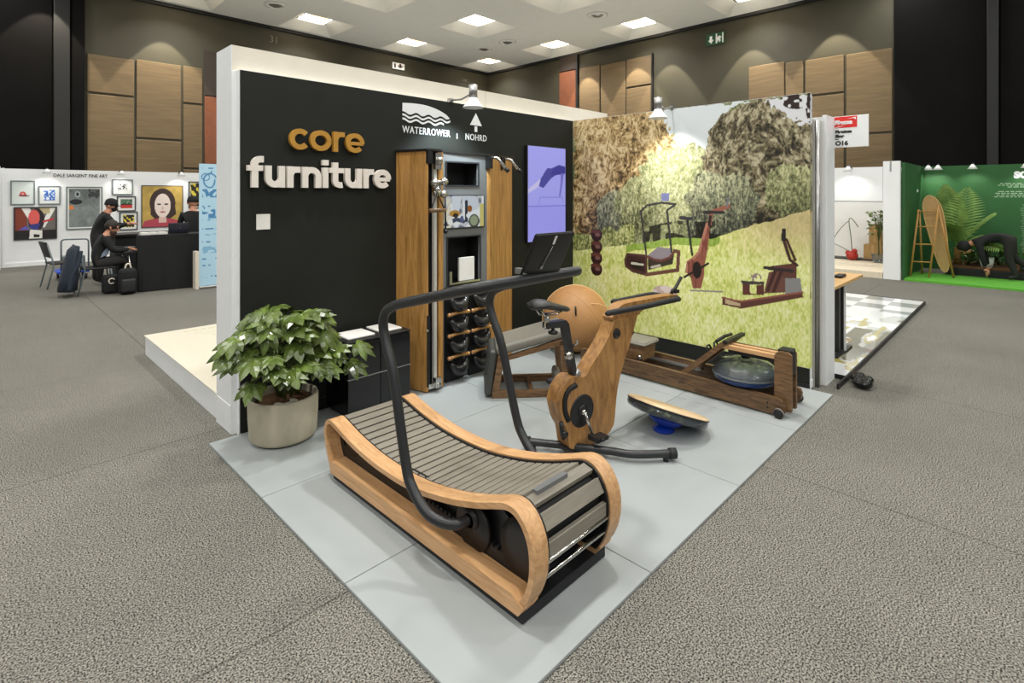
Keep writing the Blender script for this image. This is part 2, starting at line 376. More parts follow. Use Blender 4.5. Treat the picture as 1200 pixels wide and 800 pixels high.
# ================================================================== THE HALL
FZ = -0.015
def carpet():
    m, nt, b = _mat('speckled_carpet'); L = nt.links.new; b.inputs['Roughness'].default_value = 0.95; b.inputs['Specular IOR Level'].default_value = 0.15
    tc = nt.nodes.new('ShaderNodeTexCoord')
    def noise(sc, det):
        n = nt.nodes.new('ShaderNodeTexNoise'); n.inputs['Scale'].default_value = sc; n.inputs['Detail'].default_value = det; L(tc.outputs['Object'], n.inputs['Vector']); return n
    f1 = noise(150, 3); f1.inputs['Roughness'].default_value = 0.6; f2 = noise(1.1, 5); f3 = noise(14, 3)
    r = nt.nodes.new('ShaderNodeValToRGB'); e = r.color_ramp.elements; e[0].position = 0.4; e[1].position = 0.6
    e[0].color = (*lin((36, 36, 32)), 1); e[1].color = (*lin((160, 157, 147)), 1)
    L(f1.outputs['Fac'], r.inputs[0])
    mx = nt.nodes.new('ShaderNodeMixRGB'); mx.blend_type = 'MULTIPLY'; mx.inputs[0].default_value = 0.5
    r2 = nt.nodes.new('ShaderNodeValToRGB'); r2.color_ramp.elements[0].position = 0.35; r2.color_ramp.elements[1].position = 0.65
    r2.color_ramp.elements[0].color = (0.62, 0.62, 0.62, 1); r2.color_ramp.elements[1].color = (1, 1, 1, 1)
    ad = nt.nodes.new('ShaderNodeMath'); ad.operation = 'MULTIPLY_ADD'; ad.inputs[1].default_value = 0.4
    L(f3.outputs['Fac'], ad.inputs[0]); sb = nt.nodes.new('ShaderNodeMath'); sb.operation = 'MULTIPLY'; sb.inputs[1].default_value = 0.6
    L(f2.outputs['Fac'], sb.inputs[0]); L(sb.outputs[0], ad.inputs[2]); L(ad.outputs[0], r2.inputs[0]); L(r.outputs[0], mx.inputs[1]); L(r2.outputs[0], mx.inputs[2])
    # carpet-tile joints every two metres
    br = nt.nodes.new('ShaderNodeTexBrick'); br.offset = 0; br.inputs['Scale'].default_value = 1; br.inputs['Brick Width'].default_value = 2.0; br.inputs['Row Height'].default_value = 2.0
    br.inputs['Mortar Size'].default_value = 0.006; br.inputs['Color1'].default_value = br.inputs['Color2'].default_value = (1, 1, 1, 1); br.inputs['Mortar'].default_value = (0.62, 0.62, 0.62, 1)
    L(tc.outputs['Object'], br.inputs['Vector'])
    m2 = nt.nodes.new('ShaderNodeMixRGB'); m2.blend_type = 'MULTIPLY'; m2.inputs[0].default_value = 1
    L(mx.outputs[0], m2.inputs[1]); L(br.outputs['Color'], m2.inputs[2]); L(m2.outputs[0], b.inputs['Base Color'])
    bp = nt.nodes.new('ShaderNodeBump'); bp.inputs['Strength'].default_value = 0.25; bp.inputs['Distance'].default_value = 0.006; L(f1.outputs['Fac'], bp.inputs['Height']); L(bp.outputs[0], b.inputs['Normal'])
    return m
M['carpet'] = carpet()
X0, Y0, XW, YW = -12.0, -12.0, 18.6, 20.0
b = MB(); b.box((X0, Y0, FZ - 0.2), (XW, YW, FZ)); struct(b.build('floor', 'carpet'))
b = MB(); b.box((X0 - .2, YW, FZ - 0.2), (XW + .2, YW + .2, HC + 1.2)); struct(b.build('wall_left', 'concrete_wall'))
b = MB(); b.box((XW, Y0, FZ - 0.2), (XW + .2, YW, HC + 1.2)); struct(b.build('wall_right', 'concrete_wall'))
b = MB(); b.box((X0 - .2, Y0 - .2, FZ - .2), (XW + .2, Y0, HC + 1.2)); del b
b = MB(); b.box((X0 - .2, Y0, FZ - .2), (X0, YW, HC + 1.2)); del b
# ceiling with pyramid coffers
xs = sorted({x + d for x, y in SEEN for d in (-1, 1)}); 
b = MB()
outer = [(X0, Y0), (XW, Y0), (XW, YW), (X0, YW)]
holes = [[(x - 1, y - 1), (x + 1, y - 1), (x + 1, y + 1), (x - 1, y + 1)] for x, y in SEEN]
holes = [[(min(max(p, X0), XW - 0.06), min(q, YW - 0.06)) for p, q in h] for h in holes]
b.prism([outer] + holes, lambda p, q: (p, q, HC), (0, 0, 0.03))
for h in holes:
    cx = sum(p[0] for p in h) / 4; cy = sum(p[1] for p in h) / 4
    top = [(cx + (p - cx) * 0.56, cy + (q - cy) * 0.56) for p, q in h]
    for i in range(4):
        j = (i + 1) % 4
        b.quad((*h[i], HC), (*h[j], HC), (*top[j], HC + 0.3), (*top[i], HC + 0.3))
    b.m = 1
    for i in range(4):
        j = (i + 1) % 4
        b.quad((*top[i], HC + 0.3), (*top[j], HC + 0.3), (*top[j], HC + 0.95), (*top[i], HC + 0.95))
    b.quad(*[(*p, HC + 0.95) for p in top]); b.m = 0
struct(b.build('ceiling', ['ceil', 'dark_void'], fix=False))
b = MB(); b.box((X0 - .2, Y0 - .2, HC + 1.2), (XW + .2, YW + .2, HC + 1.3)); struct(b.build('trim_1', 'hall_black2'))
lit = {(8.95, 18.72): 'square ceiling light nearest above the white wall top, half out of its slot', (13.15, 18.72): 'square ceiling light second from the far corner along the left wall',
       (17.5, 18.72): 'small square ceiling light in the far corner coffer', (13.15, 14.7): 'square ceiling light with amber centre, middle of the ceiling',
       (17.5, 14.7): 'square ceiling light next to the far corner along the right wall', (17.5, 10.68): 'square ceiling light above the row of wall scallops on the right wall',
       (4.72, 18.72): 'ceiling light in the coffer at the left end of the ceiling', (8.95, 14.7): 'ceiling light in the coffer cut by the top edge above the cream wall',
       (13.15, 10.68): 'ceiling light in the large near coffer cut by the picture top', (17.5, 6.66): 'ceiling light in the rightmost coffer by the right wall'}
for (x, y), lb in lit.items():
    t = thing('ceiling_light', (x, y, HC + 0.25), lb, 'ceiling light', 'square coffer lights of the hall')
    f = MB(); o = -0.07; s = 0.47
    for a0, b0, a1, b1 in ((-s, -s, s, -s + .1), (-s, s - .1, s, s), (-s, -s + .1, -s + .1, s - .1), (s - .1, -s + .1, s, s - .1)):
        f.box((x + a0 + o, y + b0 + o, HC + 0.22), (x + a1 + o, y + b1 + o, HC + 0.27))
    f.build('frame', 'fix_glow', t)
    f = MB(); f.box((x - s + .1 + o, y - s + .1 + o, HC + 0.24), (x + s - .1 + o, y + s - .1 + o, HC + 0.26)); f.build('diffuser', 'fix_warm', t)
    f = MB(); f.cyl((x + o, y + o, HC + 0.25), (x + o, y + o, HC + 0.2), 0.17, 0.12); f.build('lens', 'fix_glow', t)
    f = MB(); f.cyl((x + o, y + o, HC + 0.26), (x + o, y + o, HC + 0.95), 0.015, n=6); f.build('hanger', 'black', t)
    ld = bpy.data.lights.new('coffer_downlight', 'AREA'); ld.shape = 'SQUARE'; ld.size = 0.45; ld.energy = FIX_POWER * 0.62; ld.spread = R(125)
    lo = bpy.data.objects.new('coffer_downlight', ld); COL.objects.link(lo); lo.location = (x + o, y + o, HC + 0.17)
for (x, y), lb in {(15.1, 10.75): 'round grille in the ceiling between the near coffers', (15.3, 16.7): 'small round ceiling grille by the far corner', (15.27, 15.25): 'round ceiling grille left of the far right coffer light',
                   (7.0, 17.6): 'round ceiling grille near the left top coffers'}.items():
    t = thing('ceiling_vent', (x, y, HC), lb, 'ceiling vent', 'round ceiling grilles')
    f = MB(); f.lathe([(0.36, 0), (0.36, -0.03), (0.24, -0.05), (0.22, -0.01)], (x, y, HC)); f.build('ring', 'ceil', t)
    f = MB(); f.lathe([(0.001, -0.06), (0.12, -0.06), (0.2, -0.015), (0.22, -0.005)], (x, y, HC)); f.build('cone', 'steel', t)
# wall panels of the hall (setting)
n = [2]
def wpan(wall, a0, a1, z0, z1, m, d=0.05):
    f = MB()
    if wall == 'L': f.box((a0, YW - d, z0), (a1, YW, z1))
    else: f.box((XW - d, a0, z0), (XW, a1, z1))
    o = bevel(f.build('trim_%d' % n[0], m), 0.02); n[0] += 1; struct(o)
g = 0.03
def seams(wall, c0, c1, cuts, m='panel'):
    for z0, z1 in zip(cuts[:-1], cuts[1:]): wpan(wall, c0 + g, c1 - g, z0 + g, z1 - g, m)
seams('L', 2.45, 3.66, [0, 2.0, 4.56, 5.74]); seams('L', 3.66, 4.94, [0, 1.2, 3.3, 5.78]); seams('L', 4.94, 5.56, [0, 2.4, 4.54, 5.79])
wpan('L', 5.6, 6.15, 4.87, 6.4, 'panel_dark'); wpan('L', 5.6, 6.15, 0, 4.85, 'panel_red')
wpan('L', X0, 1.7, 0, HC - .02, 'hall_black', 0.12); wpan('L', 1.72, 2.08, 0, HC - .02, 'hall_black2', 0.2); wpan('L', 2.1, 2.42, 0, HC - .02, 'hall_black', 0.14)
wpan('R', 14.3, 15.25, 6.98, 7.6, 'panel_dark', 0.08); wpan('R', 14.3, 15.25, 0, 6.95, 'panel_red', 0.08); wpan('R', 14.2, 14.3, 0, 7.6, 'hall_black2', 0.14)
seams('R', 13.07, 14.18, [0, 3, 7.0]); seams('R', 11.83, 13.07, [0, 6.95]); seams('R', 10.66, 11.83, [0, 5.8, 6.97]); wpan('R', 10.6, 10.66, 0, 7.0, 'hall_black2', 0.12)
seams('R', 5.29, 5.87, [0, 5.83]); seams('R', 4.16, 5.29, [0, 4.64, 5.81]); seams('R', 2.95, 4.16, [0, 3.34, 5.79])
wpan('R', 5.87, 7.0, 0, 5.86, 'panel')
wpan('R', 0.95, 2.93, 0, HC - .02, 'hall_black', 0.15); wpan('R', 0.72, 0.95, 0, HC - .02, 'hall_black2', 0.3); wpan('R', -12, 0.7, 0, HC - .02, 'hall_black', 0.2)
b = MB(); b.box((X0, YW - .1, HC - .1), (XW, YW, HC)); struct(b.build('trim_%d' % n[0], 'hall_black2')); n[0] += 1
b = MB(); b.box((XW - .1, Y0, HC - .1), (XW, YW, HC)); struct(b.build('trim_%d' % n[0], 'hall_black2')); n[0] += 1
# wall washers: narrow lamps in the ceiling edge that throw the arcs on the wall panels
for y in (13.7, 11.3, 9.9, 6.9, 4.4): spot((XW - 0.75, y, HC - 0.05), (XW - 0.55, y, 0), 700, 62, (1, 0.88, 0.68), 0.15, 0.03)
for x in (4.4, 1.5): spot((x, YW - 0.75, HC - 0.05), (x, YW - 0.55, 0), 700, 62, (1, 0.88, 0.68), 0.15, 0.03)
# exit signs and numerals on the hall walls
t = thing('exit_sign', (13.2, YW, 7.0), 'small white exit sign with arrow above the cream wall top', 'sign')
f = MB(); f.box((12.92, YW - .06, 7.0), (13.53, YW - .01, 7.27)); f.build('plate', 'print_white', t)
f = MB(); f.box((13.0, YW - .07, 7.04), (13.08, YW - .06, 7.22)); f.prism([(13.3, 7.05), (13.48, 7.16), (13.36, 7.16), (13.36, 7.24), (13.26, 7.24), (13.26, 7.16), (13.16, 7.16)], lambda a, z: (a, YW - .06, z), (0, -.01, 0)); f.build('arrow', 'panel_dark', t)
t = thing('exit_sign', (XW, 8.15, 6.8), 'green exit sign with running figure and arrow on right wall', 'sign')
f = MB(); f.box((XW - .06, 7.83, 6.85), (XW - .01, 8.48, 7.25)); f.build('plate', mat('exit_sign_green', (40, 84, 58), 0.4), t)
f = MB(); q = lambda a, z: (XW - .06, 8.48 - a, z)
f.prism([(0.18, 6.9), (0.28, 7.02), (0.22, 7.02), (0.22, 7.16), (0.13, 7.16), (0.13, 7.02), (0.07, 7.02)], q, (-.01, 0, 0))
f.box((XW - .07, 8.08, 6.88), (XW - .06, 8.13, 7.22)); f.box((XW - .07, 7.86, 6.88), (XW - .06, 7.9, 7.22))
f.prism([(0.42, 7.1), (0.5, 7.13), (0.56, 7.05), (0.5, 7.04), (0.53, 6.95), (0.46, 6.9), (0.46, 7.0), (0.4, 6.92), (0.36, 6.95)], q, (-.01, 0, 0)); f.build('pictogram', 'print_white', t)
for (a0, z0), s, lb, bd in (((7.72, 7.1), 0.34, 'faint grey bay number 31 high on the left wall', '31'), ((16.85, 7.03), 0.2, 'faint pale arrow and mark high on wall near far corner', '\u2193IK')):
    o = text('wall_number', bd, s, lambda p, q, a0=a0, z0=z0: (a0 + p, YW - .02, z0 + q), (0, -.01, 0), mat('faded_marking', (128, 124, 104), 0.7), None); tag(o, lb, 'wall marking')

# ================================================================== THE BOOTH SHELL
t = thing('rubber_mat', (2.95, 2.5, FZ), 'grey square-tiled rubber mat carrying the gym machines of the booth', 'floor mat')
TX = [1.085, 2.024, 2.962, 3.909, 4.827]; TY = [1.165, 2.03, 2.913, 3.788]
for i in range(4):
    for j in range(3):
        f = MB(); f.box((TX[i] + .002, TY[j] + .002, FZ), (TX[i + 1] - .002, TY[j + 1] - .002, 0)); bevel(f.build('tile', 'tile', t), 0.003)
t = thing('booth_wall', (3.06, 3.82, 0), 'black booth wall with white edge carrying the raised lettering', 'wall')
f = MB(); f.box((1.27, 3.795, FZ), (4.85, 3.85, 2.422)); f.build('core', 'white', t)
f = MB(); f.box((1.276, 3.79, 0.0), (4.85, 3.795, 2.42)); f.build('facing', 'black_board', t)
f = MB(); f.box((1.28, 3.78, 0.0), (4.85, 3.79, 0.085)); f.build('skirting', 'black_board', t)
t = thing('tall_wall', (3.4, 4.0, FZ), 'tall cream and white wall standing behind the black booth wall', 'wall')
f = MB(); f.box((1.245, 3.852, FZ), (5.62, 4.15, 2.592)); f.build('panel', 'offwhite', t)
f = MB(); f.box((1.2405, 3.845, FZ), (1.2695, 3.8525, 2.42)); f.build('edge_strip', 'white', t)
f = MB(); f.box((1.24, 3.853, 0.17), (1.2455, 4.152, 2.592)); f.build('end_panel', 'white', t)
f = MB(); f.box((1.238, 3.862, FZ), (1.2455, 4.152, 0.172)); f.build('plinth', 'white', t)
f = MB(); f.box((3.55, 3.8505, 2.425), (3.553, 3.853, 2.59)); f.build('joint', 'faint_ink', t)
t = thing('platform', (3, 5.3, FZ), 'low white platform running left from behind the tall wall', 'platform')
f = MB(); f.box((1.25, 4.155, FZ), (5.6, 6.36, 0.172)); bevel(f.build('body', 'white', t), 0.004)
f = MB(); f.box((1.24, 4.156, 0.172), (5.6, 6.37, 0.18)); bevel(f.build('deck', 'platform_top', t), 0.003)
f = MB()
rr = random.Random(3)
for k, (y0, ln, hh) in enumerate(((6.2, 0.5, .05), (6.08, .9, .022), (6.0, .6, .022), (5.9, .9, .03), (5.8, .8, .022))):
    x = 1.55 + 0.06 * k
    while ln > 0:
        w = rr.uniform(.03, .1); f.box((x, y0, 0.18), (x + w, y0 + hh, 0.1806)); x += w + .02; ln -= w + .02
f.build('small_print', 'faint_ink', t)

# ---- the mural wall
t = thing('mural_wall', (4.88, 2.56, 0), 'booth wall printed with a garden photograph of machines on a lawn', 'wall')
f = MB(); f.box((4.852, 1.338, FZ), (4.91, 3.79, 2.424)); f.build('core', 'white', t)
f = MB(); f.box((4.842, 1.34, 0.0), (4.852, 3.79, 0.157)); f.build('baseboard', 'black_board', t)
f = MB(); f.box((4.836, 1.34, 0.0), (4.842, 3.79, 0.03)); f.build('kick_strip', 'black', t)
f = MB(); f.box((4.845, 1.332, 0.0), (4.912, 1.338, 0.06)); f.build('end_foot', 'white', t)
TOWER= [(0.325, 1.141), (0.325, 1.009), (0.325, 0.887), (0.325, 0.766)]
T_SIDE= [(0.717, 0.958), (0.692, 0.896), (0.7, 0.833), (0.785, 0.788), (0.939, 0.769), (0.939, 0.959)]
T_HOLE= [(0.749, 0.901), (0.904, 0.894), (0.904, 0.807), (0.773, 0.819)]
T_BAND= [(0.939, 0.769), (1.283, 0.849), (1.294, 1.028), (1.251, 1.034), (1.23, 0.903), (0.962, 0.817), (0.951, 0.96)]
T_UNDER= [(0.962, 0.817), (1.23, 0.903), (1.251, 1.024), (1.11, 0.923), (0.955, 0.95)]
T_DECK= [(0.951, 0.964), (1.076, 1.062), (1.219, 1.052), (1.23, 0.983), (1.11, 0.929), (1.02, 0.929)]
T_RAIL= [(0.939, 0.98), (0.876, 1.412), (0.951, 1.475), (1.11, 1.502), (1.262, 1.49), (1.171, 1.429), (1.219, 1.022)]
T_TAB= [(1.11, 1.599), (1.197, 1.599), (1.189, 1.519), (1.11, 1.518)]
B_BODY= [(1.608, 1.307), (1.579, 1.311), (1.5, 1.043), (1.449, 0.982), (1.388, 0.938), (1.373, 0.839), (1.419, 0.785), (1.439, 0.691), (1.52, 0.701), (1.549, 0.819), (1.553, 0.914), (1.589, 1.088)]
B_BAR= [(1.549, 1.418), (1.732, 1.423)]
B_STEM= [(1.604, 1.312), (1.618, 1.42), (1.704, 1.45), (1.778, 1.479)]
B_PH= [(1.769, 1.562), (1.788, 1.562), (1.775, 1.474), (1.756, 1.473)]
B_SEAT= [(1.315, 1.359), (1.425, 1.355)]
B_POST= [(1.388, 1.346), (1.388, 1.303), (1.433, 1.009)]
B_DISC= [(1.48, 0.869)]
B_CR= [(1.351, 0.788), (1.48, 0.869), (1.589, 0.942)]
B_FOOT= [(1.419, 0.669), (1.723, 0.695)]
R_BASE= [(1.723, 0.643), (1.888, 0.629), (2.394, 0.777), (2.401, 0.736), (1.897, 0.567), (1.723, 0.578)]
R_IN= [(1.751, 0.634), (1.888, 0.611), (1.888, 0.584), (1.751, 0.591)]
R_SEAT= [(1.888, 0.816), (2.096, 0.829), (2.088, 0.804), (1.906, 0.785)]
R_LEG= [(1.906, 0.785), (1.967, 0.793), (1.973, 0.713), (2.028, 0.715), (2.028, 0.791), (2.088, 0.804), (2.088, 0.716), (1.906, 0.691)]
R_MID= [(2.13, 0.917), (2.26, 0.948), (2.26, 0.759), (2.088, 0.728)]
R_TANK= [(2.263, 0.88), (2.378, 0.892), (2.394, 0.777), (2.263, 0.739)]
R_TOP= [(2.146, 0.971), (2.347, 1.016), (2.352, 0.889), (2.26, 0.879)]
R_ARM= [(2.244, 1.221), (2.3, 1.037), (2.352, 0.999)]
R_ARM2= [(2.273, 1.206), (2.339, 1.04)]
R_MON= [(2.236, 1.298), (2.268, 1.3), (2.265, 1.197), (2.228, 1.194)]
R_BAR= [(2.096, 0.952), (2.316, 0.945)]
WILLOW_L= [(0.006, 2.427), (1.109, 2.433), (1.265, 2.025), (0.967, 1.998), (0.716, 1.564), (0.471, 1.268), (0.359, 1.264), (0.222, 0.993), (0.006, 0.977)]
SKY= [(1.062, 2.438), (2.023, 2.415), (1.89, 2.393), (1.713, 2.32), (1.591, 2.189), (1.575, 1.983), (1.492, 2.052), (1.441, 2.104), (1.336, 2.045), (1.247, 2.134), (1.184, 2.24)]
SKY2= [(2.088, 2.407), (2.495, 2.414), (2.495, 2.142), (2.38, 2.174), (2.294, 2.232), (2.158, 2.34)]
LEAF2= [(2.301, 2.417), (2.425, 2.416), (2.489, 2.394), (2.489, 2.199), (2.425, 2.289), (2.36, 2.268), (2.314, 2.323)]
WILLOW_R= [(2.501, 2.232), (2.36, 2.211), (2.158, 2.362), (2.023, 2.423), (1.713, 2.32), (1.591, 2.189), (1.558, 1.968), (1.525, 1.729), (1.591, 1.409), (1.632, 1.173), (2.501, 1.468)]
BUSH= [(0.449, 1.471), (0.818, 1.609), (1.508, 1.568), (1.791, 1.492), (2.328, 1.571), (0.716, 1.251), (0.222, 1.087), (1.336, 2.227), (1.466, 2.013), (1.015, 2.125), (1.752, 1.686)]
def mural(a, b):
    n = lambda fx, fy, s: noise2(a * fx, b * fy, 1.0, s)
    streak = n(34, 9, 1) * 0.3 + n(95, 30, 2) * 0.7; fleck = n(130, 80, 3) * 0.6 + n(50, 30, 4) * 0.4; big = n(5, 4, 5); st2 = n(60, 11, 9)
    gl = np.interp(a + (n(20, 1, 6) - .5) * 0.06, [0, .87, 1.25, 1.63, 1.98, 2.46], [.938, 1.083, 1.166, 1.173, 1.306, 1.467])
    def ramp(t, *cs):
        t = np.clip(t, 0, 1)[..., None] * (len(cs) - 1); cs = [np.array(c, float) for c in cs]; o = np.zeros(a.shape + (3,))
        for i in range(len(cs) - 1): o = np.where((t >= i), cs[i] + (cs[i + 1] - cs[i]) * np.clip(t - i, 0, 1), o)
        return o
    con = lambda t, k=1.9: (t - .5) * k + .5
    c = ramp(con(fleck * .6 + big * .2 + streak * .2), (70, 74, 56), (132, 138, 96), (206, 206, 160))                     # mid foliage
    cen = np.exp(-(((a - 1.2) / .42) ** 2 + ((b - 1.75) / .42) ** 2))[..., None]
    c = c * (1 - cen * .75) + cen * .75 * ramp(con(fleck), (160, 168, 112), (214, 216, 160), (240, 240, 206))
    def strands(cx, top, sp, s):
        t_ = (a - cx) / (1 + sp * np.clip(top - b, 0, 3)); t_ = t_ + (noise2(a * 9, b * 5, 1.0, s) - .5) * .07
        return noise2(t_ * 48 + 40 + noise2(a * 20, b * 14, 1.0, s + 5) * 1.6, b * 19, 1.0, s + 1) * .4 + noise2(t_ * 105 + 60 + noise2(a * 40, b * 30, 1.0, s + 6) * 1.2, b * 52, 1.0, s + 2) * .4 + noise2(a * 170, b * 120, 1.0, s + 3) * .2
    wob = (n(14, 9, 21) - .5) * .12; wb = (n(40, 30, 22) - .5) * .06
    w = inpoly(a + wob + wb, b + wob * .5, WILLOW_R); c = np.where(w[..., None], ramp(con(strands(1.98, 2.6, .7, 120), 2.0) + (n(7, 5, 130) - .5) * .5 + np.clip((b - 1.75) * .3, -.2, .18), (36, 34, 26), (86, 78, 58), (142, 132, 102), (196, 188, 158)), c)
    w = inpoly(a + wob + wb, b, WILLOW_L); c = np.where(w[..., None], ramp(con(strands(.5, 2.9, .35, 140), 2.0) + (n(7, 4, 150) - .5) * .45 + np.clip((b - 1.6) * .3, -.25, .2), (66, 54, 34), (146, 120, 78), (196, 168, 116), (232, 212, 166)), c)
    for cx, cy, rx, ry, k in ((.55, 1.33, .22, .3, 0), (.8, 1.45, .2, .3, 1), (1.6, 1.45, .22, .35, 0), (1.85, 1.5, .2, .28, 0), (2.3, 1.62, .22, .22, 1)):
        w = ell(a + wob, b + wb, cx, cy, rx, ry) & (b > gl); dk = np.clip(((b - cy) / ry) * .3, -.3, .3)
        c = np.where(w[..., None], ramp(con(fleck * .6 + streak * .4) + dk, *(((48, 50, 44), (112, 116, 92), (190, 190, 152)) if k == 0 else ((66, 70, 46), (136, 140, 96), (206, 206, 158)))), c)
    c = np.where((inpoly(a + wob * .6 + wb, b + wb, SKY))[..., None], np.array((226, 234, 236.)), c)
    s2 = inpoly(a + wb * .6, b + wb, SKY2); c = np.where(s2[..., None], np.array((226, 228, 232.)), c)
    lf = (ell(a, b, 2.36, 2.4, .14, .1) | ell(a, b, 2.47, 2.3, .05, .14)) & (n(34, 30, 31) > .42); c = np.where(lf[..., None], np.array((48, 34, 30.)), c)
    dark = (b > gl) & (b < gl + .16) & (a > .9) & (a < 1.75) & (n(16, 12, 33) > .4); c = np.where(dark[..., None], c * .38, c)
    lb = (b > gl) & (b < gl + .2 + (n(12, 1, 35) - .5) * .1) & (a < .8); c = np.where(lb[..., None], ramp(con(n(90, 50, 36) * .7 + n(30, 18, 37) * .3), (96, 104, 56), (160, 168, 100), (208, 210, 150)), c)
    gr = b <= gl; gn = n(110, 45, 41) * .5 + n(40, 20, 42) * .3 + n(6, 8, 43) * .2
    c = np.where(gr[..., None], ramp(con(gn, 1.5), (186, 202, 92), (226, 232, 148), (248, 250, 200)), c)
    far = gr & (b > 1.0); k = np.clip((b - .95) / .35, 0, 1)[..., None] * np.clip((a - 1.5) / .7, 0, 1)[..., None] * .9
    c = np.where(far[..., None], c * (1 - k) + k * np.array((206, 188, 138.)) * (0.92 + gn[..., None] * .16), c)
    sh = gr & (b > gl - .07) & (a > .7) & (a < 1.7); c = np.where(sh[..., None], c * np.array((.68, .78, .55)), c)
    P = lambda mk, rgb: c.__setitem__(mk, np.array(rgb, float))
    P(ell(a, b, 1.147, .615, .135, .065), (198, 176, 170)); P(ell(a, b, 1.147, .615, .135, .065) & (n(26, 26, 160) > .55), (226, 212, 208)); P(ell(a, b, 1.147, .575, .13, .035) & (b < .585), (170, 146, 140))
    for cx, cy in TOWER:
        P(ell(a, b, cx, cy, .075, .075) & (b < cy + .06), (56, 34, 32)); P(ell(a, b, cx - .01, cy + .035, .07, .022), (104, 62, 54)); P(ell(a, b, cx + .015, cy - .0, .035, .02), (132, 96, 88))
    for pl, col in ((T_SIDE, (66, 42, 38)), (T_HOLE, (40, 36, 32)), (T_UNDER, (64, 56, 48)), (T_DECK, (150, 142, 150))): P(inpoly(a, b, pl), col)
    P(nearline(a, b, T_SIDE + T_SIDE[:1], .014), (84, 58, 52)); P(nearline(a, b, T_BAND[:4], .018), (112, 76, 64)); P(nearline(a, b, [(.955, .955), (1.03, .93), (1.11, .925), (1.2, .965), (1.251, 1.03)], .012), (112, 72, 62))
    P(nearline(a, b, [(.77, .87), (.9, .865)], .012), (210, 210, 190)); P(nearline(a, b, [(1.0, .85), (1.09, .875)], .012), (196, 190, 176))
    P(nearline(a, b, T_RAIL, .011), (58, 56, 58)); P(inpoly(a, b, T_TAB), (122, 126, 172))
    P(inpoly(a, b, B_BODY), (146, 90, 74)); P(nearline(a, b, B_BODY[:6], .012), (178, 124, 104)); P(inpoly(a, b, B_BODY) & (n(60, 8, 170) > .6), (122, 70, 58)); P(nearline(a, b, B_STEM, .02), (144, 90, 74)); P(nearline(a, b, [(1.6, 1.3), (1.61, 1.38)], .014), (40, 36, 36)); P(nearline(a, b, B_BAR, .014), (44, 42, 44)); P(inpoly(a, b, B_PH), (110, 110, 118))
    P(nearline(a, b, B_SEAT, .017), (60, 60, 66)); P(nearline(a, b, B_POST, .011), (44, 44, 46)); cx, cy = B_DISC[0]; P(ell(a, b, cx, cy, .045, .08), (40, 32, 30)); P(nearline(a, b, B_CR, .01), (40, 36, 36)); P(nearline(a, b, B_FOOT, .008), (150, 150, 140))
    for pl, col in ((R_BASE, (98, 62, 54)), (R_IN, (196, 176, 140)), (R_LEG, (96, 56, 48)), (R_SEAT, (74, 66, 66)), (R_MID, (112, 76, 66)), (R_TANK, (140, 140, 140)), (R_TOP, (98, 64, 56))): P(inpoly(a, b, pl), col)
    for x in (2.15, 2.2): P(nearline(a, b, [(x - .03, .76), (x + .03, .93)], .014), (70, 44, 40))
    P(nearline(a, b, R_ARM, .013), (70, 42, 38)); P(nearline(a, b, R_ARM2, .011), (70, 42, 38)); P(inpoly(a, b, R_MON), (40, 36, 38)); P(nearline(a, b, R_BAR, .014), (52, 46, 46)); P(nearline(a, b, [(1.723, .643), (1.888, .629), (2.394, .777)], .008), (148, 90, 78))
    mk = ell(a, b, 2.02, .86, .05, .04); P(mk & (fleck > .5), (150, 130, 130))
    x = c / 255; return np.where(x <= .04045, x / 12.92, ((x + .055) / 1.055) ** 2.4)
sheet('mural_print', (4.8515, 3.79, 0.158), (0, -1, 0), (0, 0, 1), 2.452, 2.264, 470, 430, lambda a, b: mural(a, b + .158), 'mural', t)
def wrap(a, b):
    c = mural(a * .8 + 2.38, b + .158); return c
sheet('print_wrap', (4.852, 1.3375, 0.158), (1, 0, 0), (0, 0, 1), 0.058, 2.264, 8, 300, wrap, 'mural', t)

# ---- lamps on thin arms over the booth walls
def arm_lamp(base, head, lb, col=(1, .97, .92), power=60, aim=None):
    t = thing('arm_lamp', base, lb, 'lamp', 'arm lamps on wall tops'); B = Vector(base); Hh = Vector(head)
    f = MB(); f.box(B - Vector((.02, .02, .02)), B + Vector((.02, .02, .015))); f.tube([B, B + (Hh - B) * .5 + Vector((0, 0, .02)), Hh + Vector((0, 0, .09))], .008, 8); f.build('arm', 'steel', t)
    f = MB(); f.cyl(Hh + Vector((0, 0, .05)), Hh + Vector((0, 0, .155)), .036); f.build('lamp_body', 'steel', t)
    f = MB(); f.lathe([(.03, .055), (.045, .02), (.085, -.03), (.088, -.04), (.08, -.038)], Hh); f.build('shade', 'white', t)
    f = MB(); f.lathe([(.001, -.033), (.078, -.034)], Hh); f.build('bulb', 'lamp_on', t)
    if power: spot(Hh - Vector((0, 0, .05)), aim or (Hh.x, Hh.y, 0), power, 105, col, .7, .06)
arm_lamp((3.07, 3.8, 2.44), (3.01, 3.42, 2.36), 'lamp on a thin arm above the white tree logo', (0.8, .94, 1), 85, (3.0, 4.0, 1.3))
arm_lamp((4.86, 2.57, 2.44), (4.5, 2.52, 2.33), 'lamp on a thin arm in front of the mural sky', (1, .97, .9), 52, (5.2, 2.6, .9))
